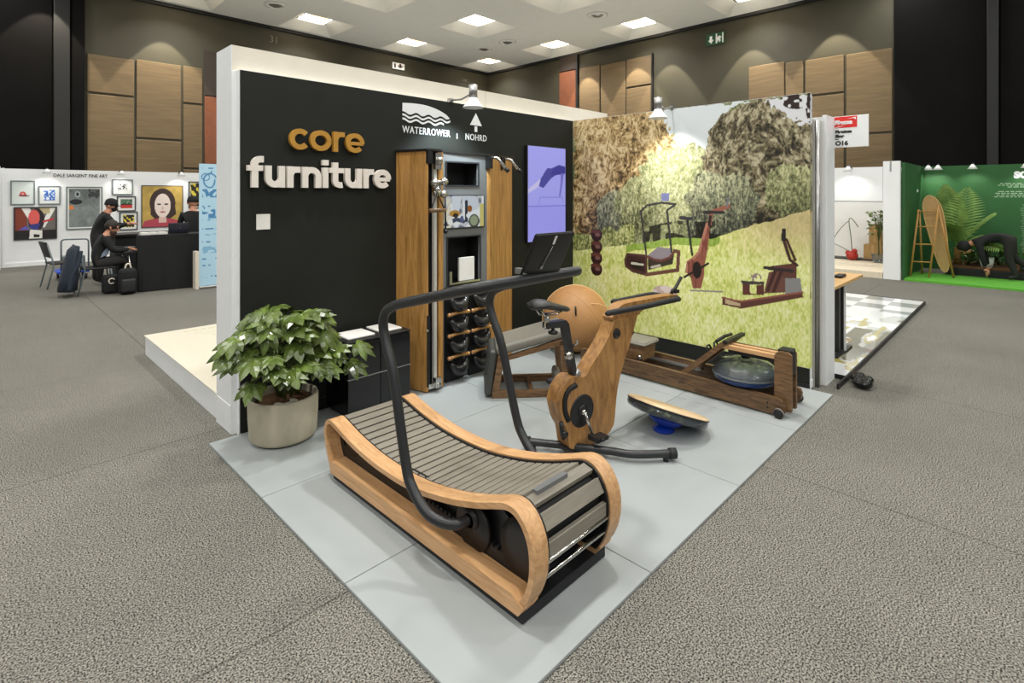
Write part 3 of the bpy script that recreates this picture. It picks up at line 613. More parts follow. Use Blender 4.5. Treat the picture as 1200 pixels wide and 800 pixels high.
# ================================================================== THE TREADMILL
t = thing('treadmill', (1.7, 2.1, 0), 'curved wooden slatted treadmill with black handrail at the front of the mat', 'treadmill')
PROF = [(2.80, .05), (2.855, .13), (2.885, .22), (2.888, .27), (2.866, .315), (2.825, .334), (2.78, .328), (2.6, .288), (2.4, .262), (2.2, .257), (2.03, .267), (1.9, .288), (1.75, .322), (1.6, .369), (1.5, .408),
        (1.435, .431), (1.385, .43), (1.338, .402), (1.302, .35), (1.286, .285), (1.29, .2), (1.318, .12), (1.365, .05)]
PS = [(p.x, p.y) for p in smooth_pts([(y, z, 0) for y, z in PROF], 5)]
def inset(P, d):
    out = []
    for i, (y, z) in enumerate(P):
        a = P[max(i - 1, 0)]; c = P[min(i + 1, len(P) - 1)]; ty, tz = c[0] - a[0], c[1] - a[1]; l = math.hypot(ty, tz) or 1
        out.append((y - tz / l * d, z + ty / l * d))
    return out
sgn = 1 if inset(PS, .02)[len(PS) // 3][1] < PS[len(PS) // 3][1] else -1
for xa, xb in ((1.42, 1.50), (1.90, 1.98)):
    inn = inset(PS, .024 * sgn); f = MB(); m = len(PS); vs = []
    for (y, z), (yi, zi) in zip(PS, inn): vs += [(xa, y, z), (xb, y, z), (xb, yi, zi), (xa, yi, zi)]
    fs = []
    for i in range(m - 1):
        for k in range(4): fs.append((i * 4 + k, i * 4 + (k + 1) % 4, i * 4 + 4 + (k + 1) % 4, i * 4 + 4 + k))
    fs += [(0, 1, 2, 3), (m * 4 - 4, m * 4 - 3, m * 4 - 2, m * 4 - 1)]
    f.add(vs, fs, True); o = f.build('side_loop', 'ash', t); md = o.modifiers.new('e', 'EDGE_SPLIT'); md.split_angle = R(50); bevel(o, .004, 2, 50)
    f = MB(); q = lambda y, z, xa=xa: (xa - .003, y, z)
    f.prism([(1.362, .046), (2.803, .046), (2.825, .085), (2.80, .112), (1.40, .112), (1.335, .085)], q, (xb - xa + .003, 0, 0)); bevel(f.build('base_rail', 'ash', t), .006)
# black side plates inside the loops, right one with a round opening
def plate(x, hole, name):
    inn = inset(PS, .03 * sgn); P = inn[4:-4:2]; P = [(y, max(z, .1)) for y, z in P]
    L = [P] + ([hole] if hole else []); f = MB(); f.prism(L, lambda y, z: (x, y, z), (.012, 0, 0)); return f.build(name, 'black', t)
for x_ in (1.503, 1.888):
    f = MB(); f.prism([[(y, max(z, .06)) for y, z in inset(PS, .005 * sgn)[2:-2]], [(y, max(z, .1)) for y, z in inset(PS, .055 * sgn)[6:-6]]], lambda y, z, x_=x_: (x_, y, z), (.009, 0, 0)); f.build('edge_plate', 'black', t)
plate(1.882, [(1.42 + .07 * math.cos(a), .245 + .06 * math.sin(a)) for a in np.linspace(0, 2 * PI, 20)[:-1]], 'side_plate')
f = MB(); f.prism([(1.45, .25), (1.6, .34), (1.9, .26), (2.4, .235), (2.76, .3), (2.7, .14), (1.5, .12)], lambda y, z: (1.53, y, z), (.012, 0, 0)); f.build('side_plate', 'black', t)
f = MB(); f.lathe([(.001, -.012), (.1, -.012), (.105, 0), (.1, .012), (.001, .012)], (1.5, 1.70, .2), 28, (1, 0, 0))
f.lathe([(.001, -.02), (.03, -.02), (.03, .02), (.001, .02)], (1.49, 1.70, .23), 16, (1, 0, 0)); f.build('hub_cover', 'black', t)
for y, r, nm in ((1.42, .12, 'front_wheel'), (2.72, .08, 'rear_wheel')):
    f = MB(); f.lathe([(r * .55, -.01), (r, -.012), (r, .012), (r * .55, .01)], (1.512, y, .22), 28, (1, 0, 0)); f.build(nm, 'black', t)
f = MB()
for k in range(40):
    y = 1.5 + k * .03; z = .145 + .02 * math.cos((y - 2.0) * 2.2) - .012; f.box((1.505, y, z), (1.53, y + .018, z + .022))
f.tube([(1.515, 1.48 + k * .06, .135 + .02 * math.cos((1.48 + k * .06 - 2.0) * 2.2)) for k in range(21)], .009, 6); f.build('toothed_belt', 'rubber', t)
# slat belt
f = MB(); belt = inset(PS, .012 * sgn); seg = [0]
for a, c in zip(belt[:-1], belt[1:]): seg.append(seg[-1] + math.hypot(c[0] - a[0], c[1] - a[1]))
def at_len(s):
    i = min(max(np.searchsorted(seg, s) - 1, 0), len(belt) - 2); k = (s - seg[i]) / (seg[i + 1] - seg[i]); a, c = belt[i], belt[i + 1]
    l = math.hypot(c[0] - a[0], c[1] - a[1]); return a[0] + (c[0] - a[0]) * k, a[1] + (c[1] - a[1]) * k, (c[0] - a[0]) / l, (c[1] - a[1]) / l
def slat(mb, s, w, th=.02):
    y, z, ty, tz = at_len(s); ny, nz = -tz * sgn, ty * sgn; vs = []
    for x in (1.514, 1.886):
        for u, v in ((-w / 2, 0), (w / 2, 0), (w / 2, th), (-w / 2, th)): vs.append((x, y + ty * u + ny * v, z + tz * u + nz * v))
    mb.add(vs, [(0, 1, 2, 3), (7, 6, 5, 4), (0, 4, 5, 1), (1, 5, 6, 2), (2, 6, 7, 3), (3, 7, 4, 0)], False)
s_flat = seg[[i for i, p in enumerate(belt) if p[0] < 1.44 and p[1] > .35][0]]
s0 = seg[[i for i, p in enumerate(belt) if p[1] > .3][0]]
s = s0; k = 0
while s < s_flat: slat(f, s, .0435); s += .0552
for w_, gap in ((.05, .02), (.062, .03), (.062, .03)): s += .01 + gap * .5; slat(f, s, w_); s += w_ * .5 + gap * .5 + .03
for q_ in (s0 - .06, s0 - .12): slat(f, q_, .047)
bevel(f.build('slat_belt', 'slat', t), .0015)
f = MB(); P = inset(PS, .042 * sgn); P = [p for p in P if p[1] > (.26 if p[0] < 1.6 else .1)]
vs = [];
for y, z in P: vs += [(1.503, y, z), (1.897, y, z)]
f.add(vs, [(2 * i, 2 * i + 1, 2 * i + 3, 2 * i + 2) for i in range(len(P) - 1)], True); f.build('belt_backing', 'dark_void', t)
f = MB(); f.box((1.56, 1.395, .415), (1.75, 1.42, .437)); f.build('slat_marker', 'grey_panel', t)
for y, z, nm in ((1.297, .236, 'cross_rod'), (1.312, .17, 'cross_rod')):
    f = MB(); f.cyl((1.50, y, z), (1.898, y, z), .009, n=12); f.build(nm, 'chrome', t)
f = MB(); f.box((1.44, 1.36, .002), (1.97, 2.82, .046)); bevel(f.build('underframe', 'rubber', t), .004)
for x in (1.47, 1.93):
    for y in (1.5, 2.7): f = MB(); f.cyl((x, y, .0), (x, y, .03), .022); f.build('foot', 'black', t)
# handrail: legs, inclined arms, cross bar
r = .0225; LP = [(1.50, 1.70, .235), (1.42, 1.735, .222), (1.365, 1.83, .245), (1.352, 1.93, .32), (1.352, 1.985, .42), (1.357, 2.086, .77), (1.36, 2.155, .912), (1.36, 2.178, .99), (1.36, 2.15, 1.055), (1.36, 2.06, 1.098), (1.36, 1.53, 1.238)]
lp = [tuple(p) for p in smooth_pts(LP[:-1], 5)] + [LP[-1]]
mir = [(3.40 - x, y, z) for x, y, z in lp]
bar = fillet([lp[-2], lp[-1], mir[-1], mir[-2]], .09, 7)
f = MB(); f.tube(lp[:-2] + bar + mir[:-2][::-1], r, 14); f.build('handrail', 'black_metal', t)
for x in (1.49, 1.91): f = MB(); f.lathe([(.001, -.02), (.045, -.02), (.045, .02), (.001, .02)], (x, 1.70, .235), 20, (1, 0, 0)); f.build('hub', 'black', t)
# console tablet leaning over the bar, its back to the aisle
f = MB(); T = Matrix.Translation((1.728, 1.535, 1.25)) @ Matrix.Rotation(R(-4), 4, 'Z') @ Matrix.Rotation(R(28), 4, 'X')
f.T = T; f.rbox((-.115, -.012, .0), (.115, .008, .21), .012); o = f.build('tablet', 'black', t)
g_ = MB(T); g_.box((-.006, -.0135, .16), (.006, -.011, .2)); g_.build('light_strip', 'print_white', o)
g_ = MB(T); g_.tube([(.0, -.014, .15), (-.012, -.016, .1), (-.02, -.016, .055)], .002, 6); g_.box((-.028, -.017, .04), (-.014, -.012, .056)); g_.build('cable', 'steel', o)
f = MB(); f.box((1.70, 1.52, 1.235), (1.75, 1.55, 1.27)); f.box((1.615, 1.52, 1.262), (1.635, 1.57, 1.285)); f.build('tablet_clamp', 'steel', t)

# ================================================================== THE EXERCISE BIKE
p0 = Vector((2.80, 1.99, 0)); A = R(-8); ax = Vector((math.cos(A), math.sin(A), 0)); an = Vector((-math.sin(A), math.cos(A), 0))
TB = Matrix(((ax.x, an.x, 0, p0.x), (ax.y, an.y, 0, p0.y), (0, 0, 1, 0), (0, 0, 0, 1)))      # local: along, across (away from aisle), up
t = thing('exercise_bike', (2.80, 2.02, 0), 'wooden exercise bike with black saddle behind the treadmill', 'exercise bike')
OUT = [(.163, .77), (.104, .676), (.03, .595), (-.052, .522), (-.098, .47), (-.14, .462), (-.184, .474), (-.225, .482), (-.271, .462), (-.312, .42), (-.333, .37), (-.336, .335), (-.305, .235), (-.268, .17), (-.252, .09), (-.225, .045),
       (-.1, .03), (.02, .03), (.085, .045), (.13, .075), (.155, .115), (.177, .274), (.205, .379), (.254, .49), (.302, .581), (.362, .714), (.385, .77)]
outl = [(p.x, p.y) for p in smooth_pts([(a, z, 0) for a, z in OUT], 4)]
slot = [(-.194, .427), (-.256, .41), (-.287, .36), (-.284, .288), (-.256, .227)]
f = MB(TB); f.prism(outl, lambda a, z: (a, .0, z), (0, .105, 0), True); o = f.build('frame', 'bike_wood', t); md = o.modifiers.new('e', 'EDGE_SPLIT'); md.split_angle = R(40); bevel(o, .014, 3, 50)
f = MB(TB); sp = smooth_pts([(a, -.001, z) for a, z in slot], 6); f.tube(sp, .017, 8, sy=1); o = f.build('slot', 'dark_void', t)
for v in o.data.vertices: pass
f = MB(TB); f.lathe([(.001, -.004), (.09, -.006), (.1, -.002), (.1, .01)], (-.14, 0, .257), 36, (0, 1, 0)); f.lathe([(.001, -.012), (.035, -.012), (.04, -.004), (.04, 0)], (-.14, -.003, .257), 20, (0, 1, 0)); f.build('crank_disc', 'black', t)
f = MB(TB); f.cyl((-.145, -.03, .255), (-.145, 0, .255), .016, n=12); f.tube([(-.145, -.028, .255), (-.085, -.035, .105)], [.011, .009], 8); cr = f.build('crank_arm', 'chrome', t)
f = MB(TB); f.cyl((-.085, -.03, .105), (-.085, -.13, .105), .009, n=8); f.box((-.13, -.12, .094), (-.03, -.05, .116)); f.box((-.14, -.12, .1), (-.12, -.05, .13)); f.build('pedal', 'black', cr)
f = MB(TB); f.tube([(-.145, .13, .255), (-.2, .14, .405)], [.011, .009], 8); f.cyl((-.145, .1, .255), (-.145, .135, .255), .016, n=12); cr = f.build('crank_arm', 'chrome', t)
f = MB(TB); f.box((-.25, .14, .395), (-.15, .21, .417)); f.build('pedal', 'black', cr)
f = MB(TB); f.lathe([(.001, -.008), (.03, -.008), (.034, 0)], (.175, 0, .683), 24, (0, 1, 0)); f.build('button', 'black', t)
f = MB(TB); f.lathe([(.001, .03), (.02, .03), (.024, .02), (.024, 0), (.012, -.01), (.012, -.03)], (.36, .05, .66), 16, (.85, 0, -.5)); f.build('tension_knob', 'black', t)
stem = [(.15, .768), (.2, .835), (.26, .862), (.4, .866), (.66, .864), (.83, .858), (.862, .842), (.858, .815), (.82, .802), (.6, .806), (.45, .795), (.39, .765)]
f = MB(TB); f.prism([(p.x, p.y) for p in smooth_pts([(a, z, 0) for a, z in stem], 3, True)], lambda a, z: (a, .01, z), (0, .085, 0), True); o = f.build('handlebar_stem', 'bike_wood', t); md = o.modifiers.new('e', 'EDGE_SPLIT'); md.split_angle = R(40); bevel(o, .01, 2, 50)
for d in (-.06, .165):
    e0 = 0 if d < 0 else .3; f = MB(TB); f.tube([(.012 + e0, d, .843), (.03 + e0, d, .846), (.38, d, .842), (.70, d, .848), (.76, d, .846), (.80, d + (.05 if d < 0 else -.05), .842)], [.012, .019, .0195, .0195, .019, .015], 12); f.build('grip', 'rubber', t)
f = MB(TB); f.tube([(.83, .05, .862), (.88, .05, .9), (.95, .05, .97)], .012, 8); f.box((.85, .03, .862), (.9, .07, .885)); f.build('device_arm', 'black', t)
# saddle
f = MB(TB); ST = [(-.50, .012, .935, .01), (-.49, .06, .945, .03), (-.45, .078, .95, .035), (-.40, .066, .942, .032), (-.34, .036, .922, .028), (-.28, .025, .905, .024), (-.225, .021, .89, .02), (-.20, .008, .884, .008)]
vs = []; fs = []; N = 14
for a, w, z, h in ST:
    for k in range(N):
        an_ = 2 * PI * k / N; c_, s_ = math.cos(an_), math.sin(an_); vs.append((a, .05 + w * c_, z + h * s_ * (0.75 if s_ > 0 else 1.0) - (0.012 * c_ * c_ if s_ > 0 else 0)))
for i in range(len(ST) - 1):
    for k in range(N): fs.append((i * N + k, i * N + (k + 1) % N, (i + 1) * N + (k + 1) % N, (i + 1) * N + k))
fs += [tuple(range(N)), tuple(range((len(ST) - 1) * N, len(ST) * N))]; f.add(vs, fs, True); sd = f.build('saddle', mat('saddle_leather', (46, 45, 44), 0.4, var=0.1), t)
f = MB(TB)
for d in (.025, .075): f.tube([(-.45, d, .912), (-.42, d, .875), (-.33, d, .872), (-.25, .05, .885)], .005, 6)
f.cyl((-.385, .05, .79), (-.385, .05, .885), .018, n=12); f.build('saddle_rail', 'chrome', sd)
f = MB(TB); f.prism([(-.40, .83), (-.245, .825), (-.222, .80), (-.150, .47), (-.185, .46), (-.262, .785), (-.40, .795)], lambda a, z: (a, .028, z), (0, .044, 0)); bevel(f.build('seat_post', 'black_metal', t), .005)
f = MB(TB); f.lathe([(.001, -.045), (.028, -.042), (.03, -.03), (.01, -.02), (.01, .01)], (-.335, .05, .795), 16); f.build('saddle_knob', 'black', t)
f = MB(TB); f.lathe([(.001, -.03), (.022, -.03), (.026, 0)], (-.245, .02, .615), 14, (0, 1, 0)); f.tube([(-.2, .02, .66), (-.185, .0, .68), (-.19, -.01, .7)], .008, 6); f.build('clamp_lever', 'chrome', t)
f = MB(TB); f.lathe([(.001, .03), (.026, .026), (.032, 0), (.032, -.02)], (-.145, .05, .475), 20); f.build('post_collar', 'steel', t)
FP = smooth_pts([(2.459, 2.285, .045), (2.583, 2.085, .045), (2.721, 1.838, .045), (2.785, 1.715, .045), (2.955, 1.561, .045)], 6)
f = MB(); f.tube(FP, .023, 12); ft = f.build('foot_bar', 'black_metal', t)
for e, q_ in ((FP[0], FP[1]), (FP[-1], FP[-2])):
    d = (e - q_).normalized(); f = MB(); f.cyl(e - d * .02, e + d * .022, .031, n=16); f.build('end_cap', 'rubber', ft)
    f = MB(); f.cyl((e.x - d.x * .04, e.y - d.y * .04, 0), (e.x - d.x * .04, e.y - d.y * .04, .03), .016, n=12); f.build('foot_pad', 'rubber', ft)
f = MB(TB); f.box((-.27, .02, .04), (.02, .085, .06)); f.build('foot_bracket', 'black', t)
f = MB(TB); f.tube([(-.25, .05, .1), (-.31, .0, .17), (-.315, .0, .23)], .013, 8); f.lathe([(.001, -.015), (.02, -.015), (.02, .015), (.001, .015)], (-.3, -.01, .16), 14, (0, 1, 0)); f.build('transport_wheel', 'black', t)

# ================================================================== THE WATER ROWER
t = thing('rowing_machine', (4.26, 2.15, 0), 'brown wooden rowing machine with round blue water tank below the mural', 'rowing machine')
RP = [(1.30, .012), (3.08, .022), (3.08, .137), (2.45, .142), (1.42, .134), (1.33, .13), (1.29, .112), (1.278, .085), (1.282, .04)]
for xa in (4.06, 4.42):
    f = MB(); f.prism(RP, lambda y, z, xa=xa: (xa, y, z), (.036, 0, 0)); o = bevel(f.build('side_rail', 'walnut', t), .005)
    f = MB()
    for y, z in ((1.40, .05), (1.40, .085), (2.05, .1), (2.08, .06)): f.lathe([(.001, -.003), (.006, -.003), (.007, .001)], (xa, y, z), 10, (1, 0, 0))
    f.build('bolt_cap', 'black', o)
    f = MB(); xw = xa - .028 if xa < 4.2 else xa + .05; f.lathe([(.001, -.012), (.026, -.012), (.034, -.008), (.036, 0), (.034, .008), (.026, .012), (.001, .012)], (xw, 1.314, .036), 22, (1, 0, 0)); w = f.build('wheel', 'rubber', t)
    f = MB(); f.lathe([(.0345, -.006), (.037, -.003), (.037, .006), (.0345, .008)], (xw, 1.314, .036), 22, (1, 0, 0)); f.build('tyre', 'grey_leather', w)
    f = MB(); f.cyl((xa, 1.314, .036), (xw, 1.314, .036), .006, n=8); f.build('axle', 'chrome', w)
    f = MB(); xp = 4.098 if xa < 4.2 else 4.195; f.prism([(1.25, .04), (1.365, .04), (1.365, .425), (1.35, .45), (1.325, .458), (1.27, .458), (1.25, .44)], lambda y, z, xp=xp: (xp, y, z), (.03, 0, 0)); bevel(f.build('post', 'walnut_x', t), .005)
f = MB(); f.box((4.098, 3.04, .022), (4.42, 3.08, .05)); bevel(f.build('end_board', 'walnut', t), .004)
f = MB(); f.box((4.128, 1.30, .40), (4.195, 1.33, .445)); bevel(f.build('front_board', 'walnut_x', t), .004)
f = MB(); f.box((4.13, 1.265, .448), (4.235, 1.35, .466)); f.box((4.13, 1.25, .30), (4.193, 1.262, .466)); f.build('strap_guard', 'rubber', t)
for x in (4.125, 4.20):
    f = MB(); f.box((x - .018, 1.36, .395), (x + .018, 1.76, .428)); bevel(f.build('top_bar', 'ash', t), .004)
f = MB(); f.box((4.145, 1.38, .36), (4.18, 1.72, .385)); f.build('strap', 'rubber', t)
f = MB(); f.box((4.40, 1.36, .345), (4.425, 1.80, .38)); bevel(f.build('tank_brace', 'walnut', t), .004)
for x in (4.10, 4.385):
    f = MB(); f.prism([(2.05, .12), (2.09, .14), (1.745, .455), (1.705, .44)], lambda y, z, x=x: (x, y, z), (.034, 0, 0)); bevel(f.build('foot_stretcher', 'walnut_x', t), .004)
for x in (4.15, 4.28):
    f = MB(); f.prism([(2.05, .155), (2.065, .168), (1.80, .412), (1.785, .398)], lambda y, z, x=x: (x, y, z), (.095, 0, 0)); o = bevel(f.build('footboard', 'black', t), .005)
    f = MB(); f.tube([(x + .0, 1.89, .325), (x + .03, 1.905, .37), (x + .07, 1.905, .37), (x + .095, 1.89, .325)], .008, 6); f.build('strap', 'rubber', o)
f = MB(); f.box((4.08, 1.70, .44), (4.43, 1.735, .465)); f.build('handle_rest', 'black', t)
f = MB(); f.tube([(4.12, 1.80, .44), (4.25, 1.79, .455), (4.40, 1.80, .44)], .013, 8); f.build('handle', 'rubber', t)
C = (4.258, 1.63, -.012)
f = MB(); f.lathe([(.001, .146), (.15, .148), (.205, .160), (.226, .185), (.23, .206), (.001, .206)], C, 40); f.build('water', 'water', t)
f = MB(); f.lathe([(.001, .139), (.155, .142), (.2, .157), (.236, .182), (.238, .2), (.239, .207)], C, 40); f.build('tank_base', 'water', t)
f = MB(); f.lathe([(.239, .207), (.243, .212), (.237, .22), (.225, .262), (.19, .292), (.12, .31), (.07, .318), (.001, .318)], C, 40); tk = f.build('water_tank', 'clear', t)
f = MB()
for k in range(8):
    a = k * PI / 4; f.tube([(C[0] + .09 * math.cos(a), C[1] + .09 * math.sin(a), .318), (C[0] + .2 * math.cos(a), C[1] + .2 * math.sin(a), .288)], .006, 5)
f.build('rib', 'clear', tk)
f = MB(); f.lathe([(.238, .205), (.247, .207), (.247, .217), (.238, .22)], C, 40); f.build('rim', 'smoke', tk)
f = MB(); f.cyl((C[0], C[1], .318), (C[0], C[1], .37), .035); f.lathe([(.001, .365), (.06, .365), (.062, .375), (.001, .38)], C, 20); f.build('drive_hub', 'black', t)
f = MB(); f.rbox((4.125, 2.44, .255), (4.385, 2.74, .295), .02); st = f.build('seat', 'grey_leather', t)
f = MB(); f.box((4.15, 2.47, .13), (4.36, 2.72, .255)); bevel(f.build('seat_box', 'walnut_x', st), .005)
f = MB(); f.cyl((4.13, 2.5, .16), (4.15, 2.5, .16), .018, n=14); f.build('roller', 'chrome', st)
for x in (4.1, 4.375):
    f = MB(); f.box((x, 2.05, .085), (x + .045, 2.98, .1)); f.build('seat_track', 'steel', t)

# ================================================================== BENCH, BALL, BALANCE BOARD
e = R(-41.7); o0 = Vector((2.865, 3.032, 0)); u_ = Vector((math.cos(e), math.sin(e), 0)); v_ = Vector((-math.sin(e), math.cos(e), 0))
TN = Matrix(((u_.x, v_.x, 0, o0.x), (u_.y, v_.y, 0, o0.y), (0, 0, 1, 0), (0, 0, 0, 1)))
t = thing('weight_bench', tuple(TN @ Vector((.3, .2, 0))), 'low wooden bench with sloping grey cushion between the wardrobe and bike', 'bench')
for v in (0, .36):
    f = MB(TN); f.box((0, v, 0), (.62, v + .04, .055)); bevel(f.build('bottom_rail', 'walnut_x', t), .004)
    f = MB(TN); q = lambda a, z, v=v: (a, v, z)
    f.prism([(0, .055), (.055, .055), (.095, .325), (.05, .335)], q, (0, .04, 0)); bevel(f.build('leg', 'walnut_x', t), .004)
    f = MB(TN); f.prism([(.565, .055), (.62, .055), (.585, .44), (.53, .43)], q, (0, .04, 0)); bevel(f.build('leg', 'walnut_x', t), .004)
    f = MB(TN); f.prism([(.04, .3), (.09, .285), (.62, .425), (.62, .475)], q, (0, .04, 0)); bevel(f.build('top_rail', 'walnut_x', t), .004)
for a in (.01, .56):
    f = MB(TN); f.box((a, .04, .005), (a + .045, .36, .05)); bevel(f.build('cross_rail', 'walnut_x', t), .004)
f = MB(TN); f.box((.3, .04, .01), (.33, .36, .04)); f.build('cross_rail', 'walnut_x', t)
TS = TN @ Matrix.Translation((.04, 0, .325)) @ Matrix.Rotation(R(-14.5), 4, 'Y')
f = MB(TS); f.rbox((.0, -.005, .0), (.58, .405, .075), .03, 4); f.build('seat_cushion', 'grey_leather', t)
TS = TN @ Matrix.Translation((-.035, .0, .015)) @ Matrix.Rotation(R(7), 4, 'Y')
f = MB(TS); f.rbox((-.03, 0.0, 0), (.035, .4, .36), .028, 4); f.build('end_cushion', 'dark_leather', t)
f = MB(TN); f.cyl((.6, -.02, .26), (.6, .0, .26), .022, n=14); f.cyl((.585, .02, .3), (.585, .05, .3), .01, n=8); f.build('lock_knob', 'black', t)
f = MB(TN); f.rbox((.5, .12, .08), (.56, .28, .17), .03); f.build('roller_pad', 'grey_leather', t)

bc = Vector((4.31, 3.34, .338)); br = .33
t = thing('exercise_ball', (bc.x, bc.y, 0), 'large tan leather exercise ball resting in the corner of the booth', 'ball')
f = MB(); f.ball(bc, br, 40); f.build('ball_cover', 'tan', t)
def arc3(c, r, nrm, n=40, a0=0, a1=2 * PI):
    nrm = Vector(nrm).normalized(); x = nrm.orthogonal().normalized(); y = nrm.cross(x); return [c + (x * math.cos(a0 + (a1 - a0) * k / n) + y * math.sin(a0 + (a1 - a0) * k / n)) * r for k in range(n)]
f = MB(); f.tube(arc3(bc, br, (.75, .66, -.05)), .006, 6, closed=True); f.build('piping', 'tan_edge', t)
for nv in ((-.2, .9, .4), (.9, -.1, .5), (.55, .6, -.75)):
    f = MB(); f.tube(arc3(bc, br, nv, 44), .0025, 5, closed=True); f.build('seam', 'tan_seam', t)
f = MB(); f.tube(arc3(bc + Vector((-.03, -.24, -.03)), .228, (-.62, -.75, -.2), 40), .003, 5, closed=True); f.build('seam', 'tan_edge', t)
hp = bc + Vector((-.66, -.52, .38)).normalized() * br
f = MB(); f.tube([hp + Vector((-.0, .0, .04)), hp + Vector((-.025, -.02, .035)), hp + Vector((-.02, -.02, -.03)), hp + Vector((.01, -.0, -.045))], .008, 6); f.build('handle', 'black', t)

# balance board: clear water bowl under a round wooden deck, tilted over
Fw = Vector((math.cos(R(44.5)), math.sin(R(44.5)), 0)); Rt = Vector((Fw.y, -Fw.x, 0))
nb = (Vector((0, 0, 1)) + Rt * .30 + Fw * .235).normalized(); cb = Vector((3.34, 1.80, .138))
t = thing('balance_board', (3.34, 1.80, 0), 'tilted round balance board with clear water-filled bowl lying right of the bike', 'balance board')
xb = (Rt - nb * Rt.dot(nb)).normalized()
f = MB(); f.lathe([(.001, .014), (.262, .014), (.27, .008), (.27, 0), (.001, 0)], cb, 48, nb, xb); f.build('deck', 'birch', t)
f = MB(); f.lathe([(.271, .004), (.273, -.002), (.268, -.006)], cb, 48, nb, xb); f.build('rim', 'black', t)
f = MB(); f.lathe([(.268, -.004), (.27, -.03), (.258, -.048), (.22, -.058), (.12, -.068), (.001, -.072)], cb, 48, nb, xb); f.build('water_bowl', 'clear', t)
f = MB()
for k in range(12):
    a = k * PI / 6; c = cb + (xb * math.cos(a) + nb.cross(xb) * math.sin(a)) * .2 - nb * .03; f.rbox(c - Vector((.03, .03, .012)), c + Vector((.03, .03, .014)), .012)
f.build('air_cell', 'clear', t)
f = MB(); f.lathe([(.12, -.068), (.11, -.085), (.085, -.105), (.045, -.118), (.001, -.122)], cb, 32, nb, xb); f.build('water', 'blue_glow', t)
low = cb - nb * .12
f = MB(); f.lathe([(.001, 0.001), (.07, .001), (.075, .012), (.05, .03), (.001, .04)], (low.x, low.y, 0), 28); f.build('base_pad', 'blue_glow', t)
# ================================================================== LETTERING AND LOGOS ON THE BLACK WALL
def stroke(mb, pts, w, cap=True):
    """flat ribbon of width w along 2-D points, thick 3 cm, standing off the wall"""
    P = [Vector((p[0], p[1], 0)) for p in pts]; L = []; Rr = []
    for i, p in enumerate(P):
        d = (P[min(i + 1, len(P) - 1)] - P[max(i - 1, 0)]).normalized(); n_ = Vector((-d.y, d.x, 0)) * w / 2; L.append(p + n_); Rr.append(p - n_)
    m = len(P); vs = []; s_off = .0004 * mb.m; mb.m += 1
    for y in (3.745 - s_off, 3.775 + s_off):
        for p in L + Rr: vs.append((p.x, y, p.y))
    fs = []
    for i in range(m - 1):
        fs += [(i, i + 1, m + i + 1, m + i), (2 * m + i, 2 * m + m + i, 2 * m + m + i + 1, 2 * m + i + 1), (i, 2 * m + i, 2 * m + i + 1, i + 1), (m + i, m + i + 1, 3 * m + i + 1, 3 * m + i)]
    fs += [(0, m, 3 * m, 2 * m), (m - 1, 3 * m - 1, 4 * m - 1, 2 * m - 1)]
    k_ = mb.m; mb.m = 0; mb.add(vs, fs, False); mb.m = k_
def arcp(cx, cz, rx, rz, a0, a1, n=28): return [(cx + rx * math.cos(R(a0 + (a1 - a0) * k / n)), cz + rz * math.sin(R(a0 + (a1 - a0) * k / n))) for k in range(n + 1)]
def letter(ch, x0, x1, zb, h, w, m, par):
    """x0..x1 outline width, zb baseline, h x-height, w stroke"""
    f = MB(); cx = (x0 + x1) / 2; rx = (x1 - x0 - w) / 2; cz = zb + h / 2; rz = (h - w) / 2; xl = x0 + w / 2; xr = x1 - w / 2
    if ch == 'c': stroke(f, arcp(cx + .1 * rx, cz, rx * 1.1, rz, 42, 318), w)
    if ch == 'o': stroke(f, arcp(cx, cz, rx, rz, 0, 360, 40), w)
    if ch == 'e': stroke(f, [(x0 + w * .8, cz - .004), (x1 - w * .25, cz - .004)], w * .72); stroke(f, arcp(cx, cz, rx, rz, -4, 318, 36), w)
    if ch == 'r': stroke(f, [(xl, zb), (xl, zb + h)], w); stroke(f, [(xl, zb + h * .52)] + arcp(xl + rx * 1.6, zb + h * .5, rx * 1.6, h * .5 - w / 2, 165, 80, 12) + [(x1, zb + h - w / 2)], w)
    if ch == 'n': stroke(f, [(xl, zb), (xl, zb + h)], w); stroke(f, arcp(cx, zb + h - w / 2 - rx, rx, rx, 180, 0) + [(xr, zb)], w)
    if ch == 'u': stroke(f, [(xr, zb), (xr, zb + h)], w); stroke(f, [(xl, zb + h)] + arcp(cx, zb + w / 2 + rx, rx, rx, 180, 360), w)
    if ch == 'i': stroke(f, [(cx, zb), (cx, zb + h)], x1 - x0); stroke(f, [(cx, zb + h + w * .38), (cx, zb + h + w * 1.3)], (x1 - x0) * 1.1)
    if ch == 't': xs_ = x0 + (x1 - x0) * .42; stroke(f, [(xs_, zb + h * 1.27)] + [(xs_, zb + h * .42)] + arcp(xs_ + .042, zb + w / 2 + .03, .042, .03, 180, 290, 10), w); stroke(f, [(x0, zb + h - w * .45), (x1, zb + h - w * .45)], w * .85)
    if ch == 'f': xs_ = x0 + (x1 - x0) * .45; stroke(f, [(xs_, zb)] + [(xs_, zb + h * 1.0)] + arcp(xs_ + .04, zb + h * 1.32 - w / 2 - .02, .04, .035, 180, 85, 12) + [(x1, zb + h * 1.32 - w / 2 + .015)], w); stroke(f, [(x0, zb + h - w * .45), (x1 - .005, zb + h - w * .45)], w * .85)
    return f.build('letter', m, par)
t = thing('lettering', (1.88, 3.76, 1.91), 'short gold raised word above the white word on the black booth wall', 'lettering')
for ch, a, c in (('c', 1.588, 1.729), ('o', 1.737, 1.90), ('r', 1.916, 2.006), ('e', 2.016, 2.172)): letter(ch, a, c, 1.908, .15, .036, 'gold', t)
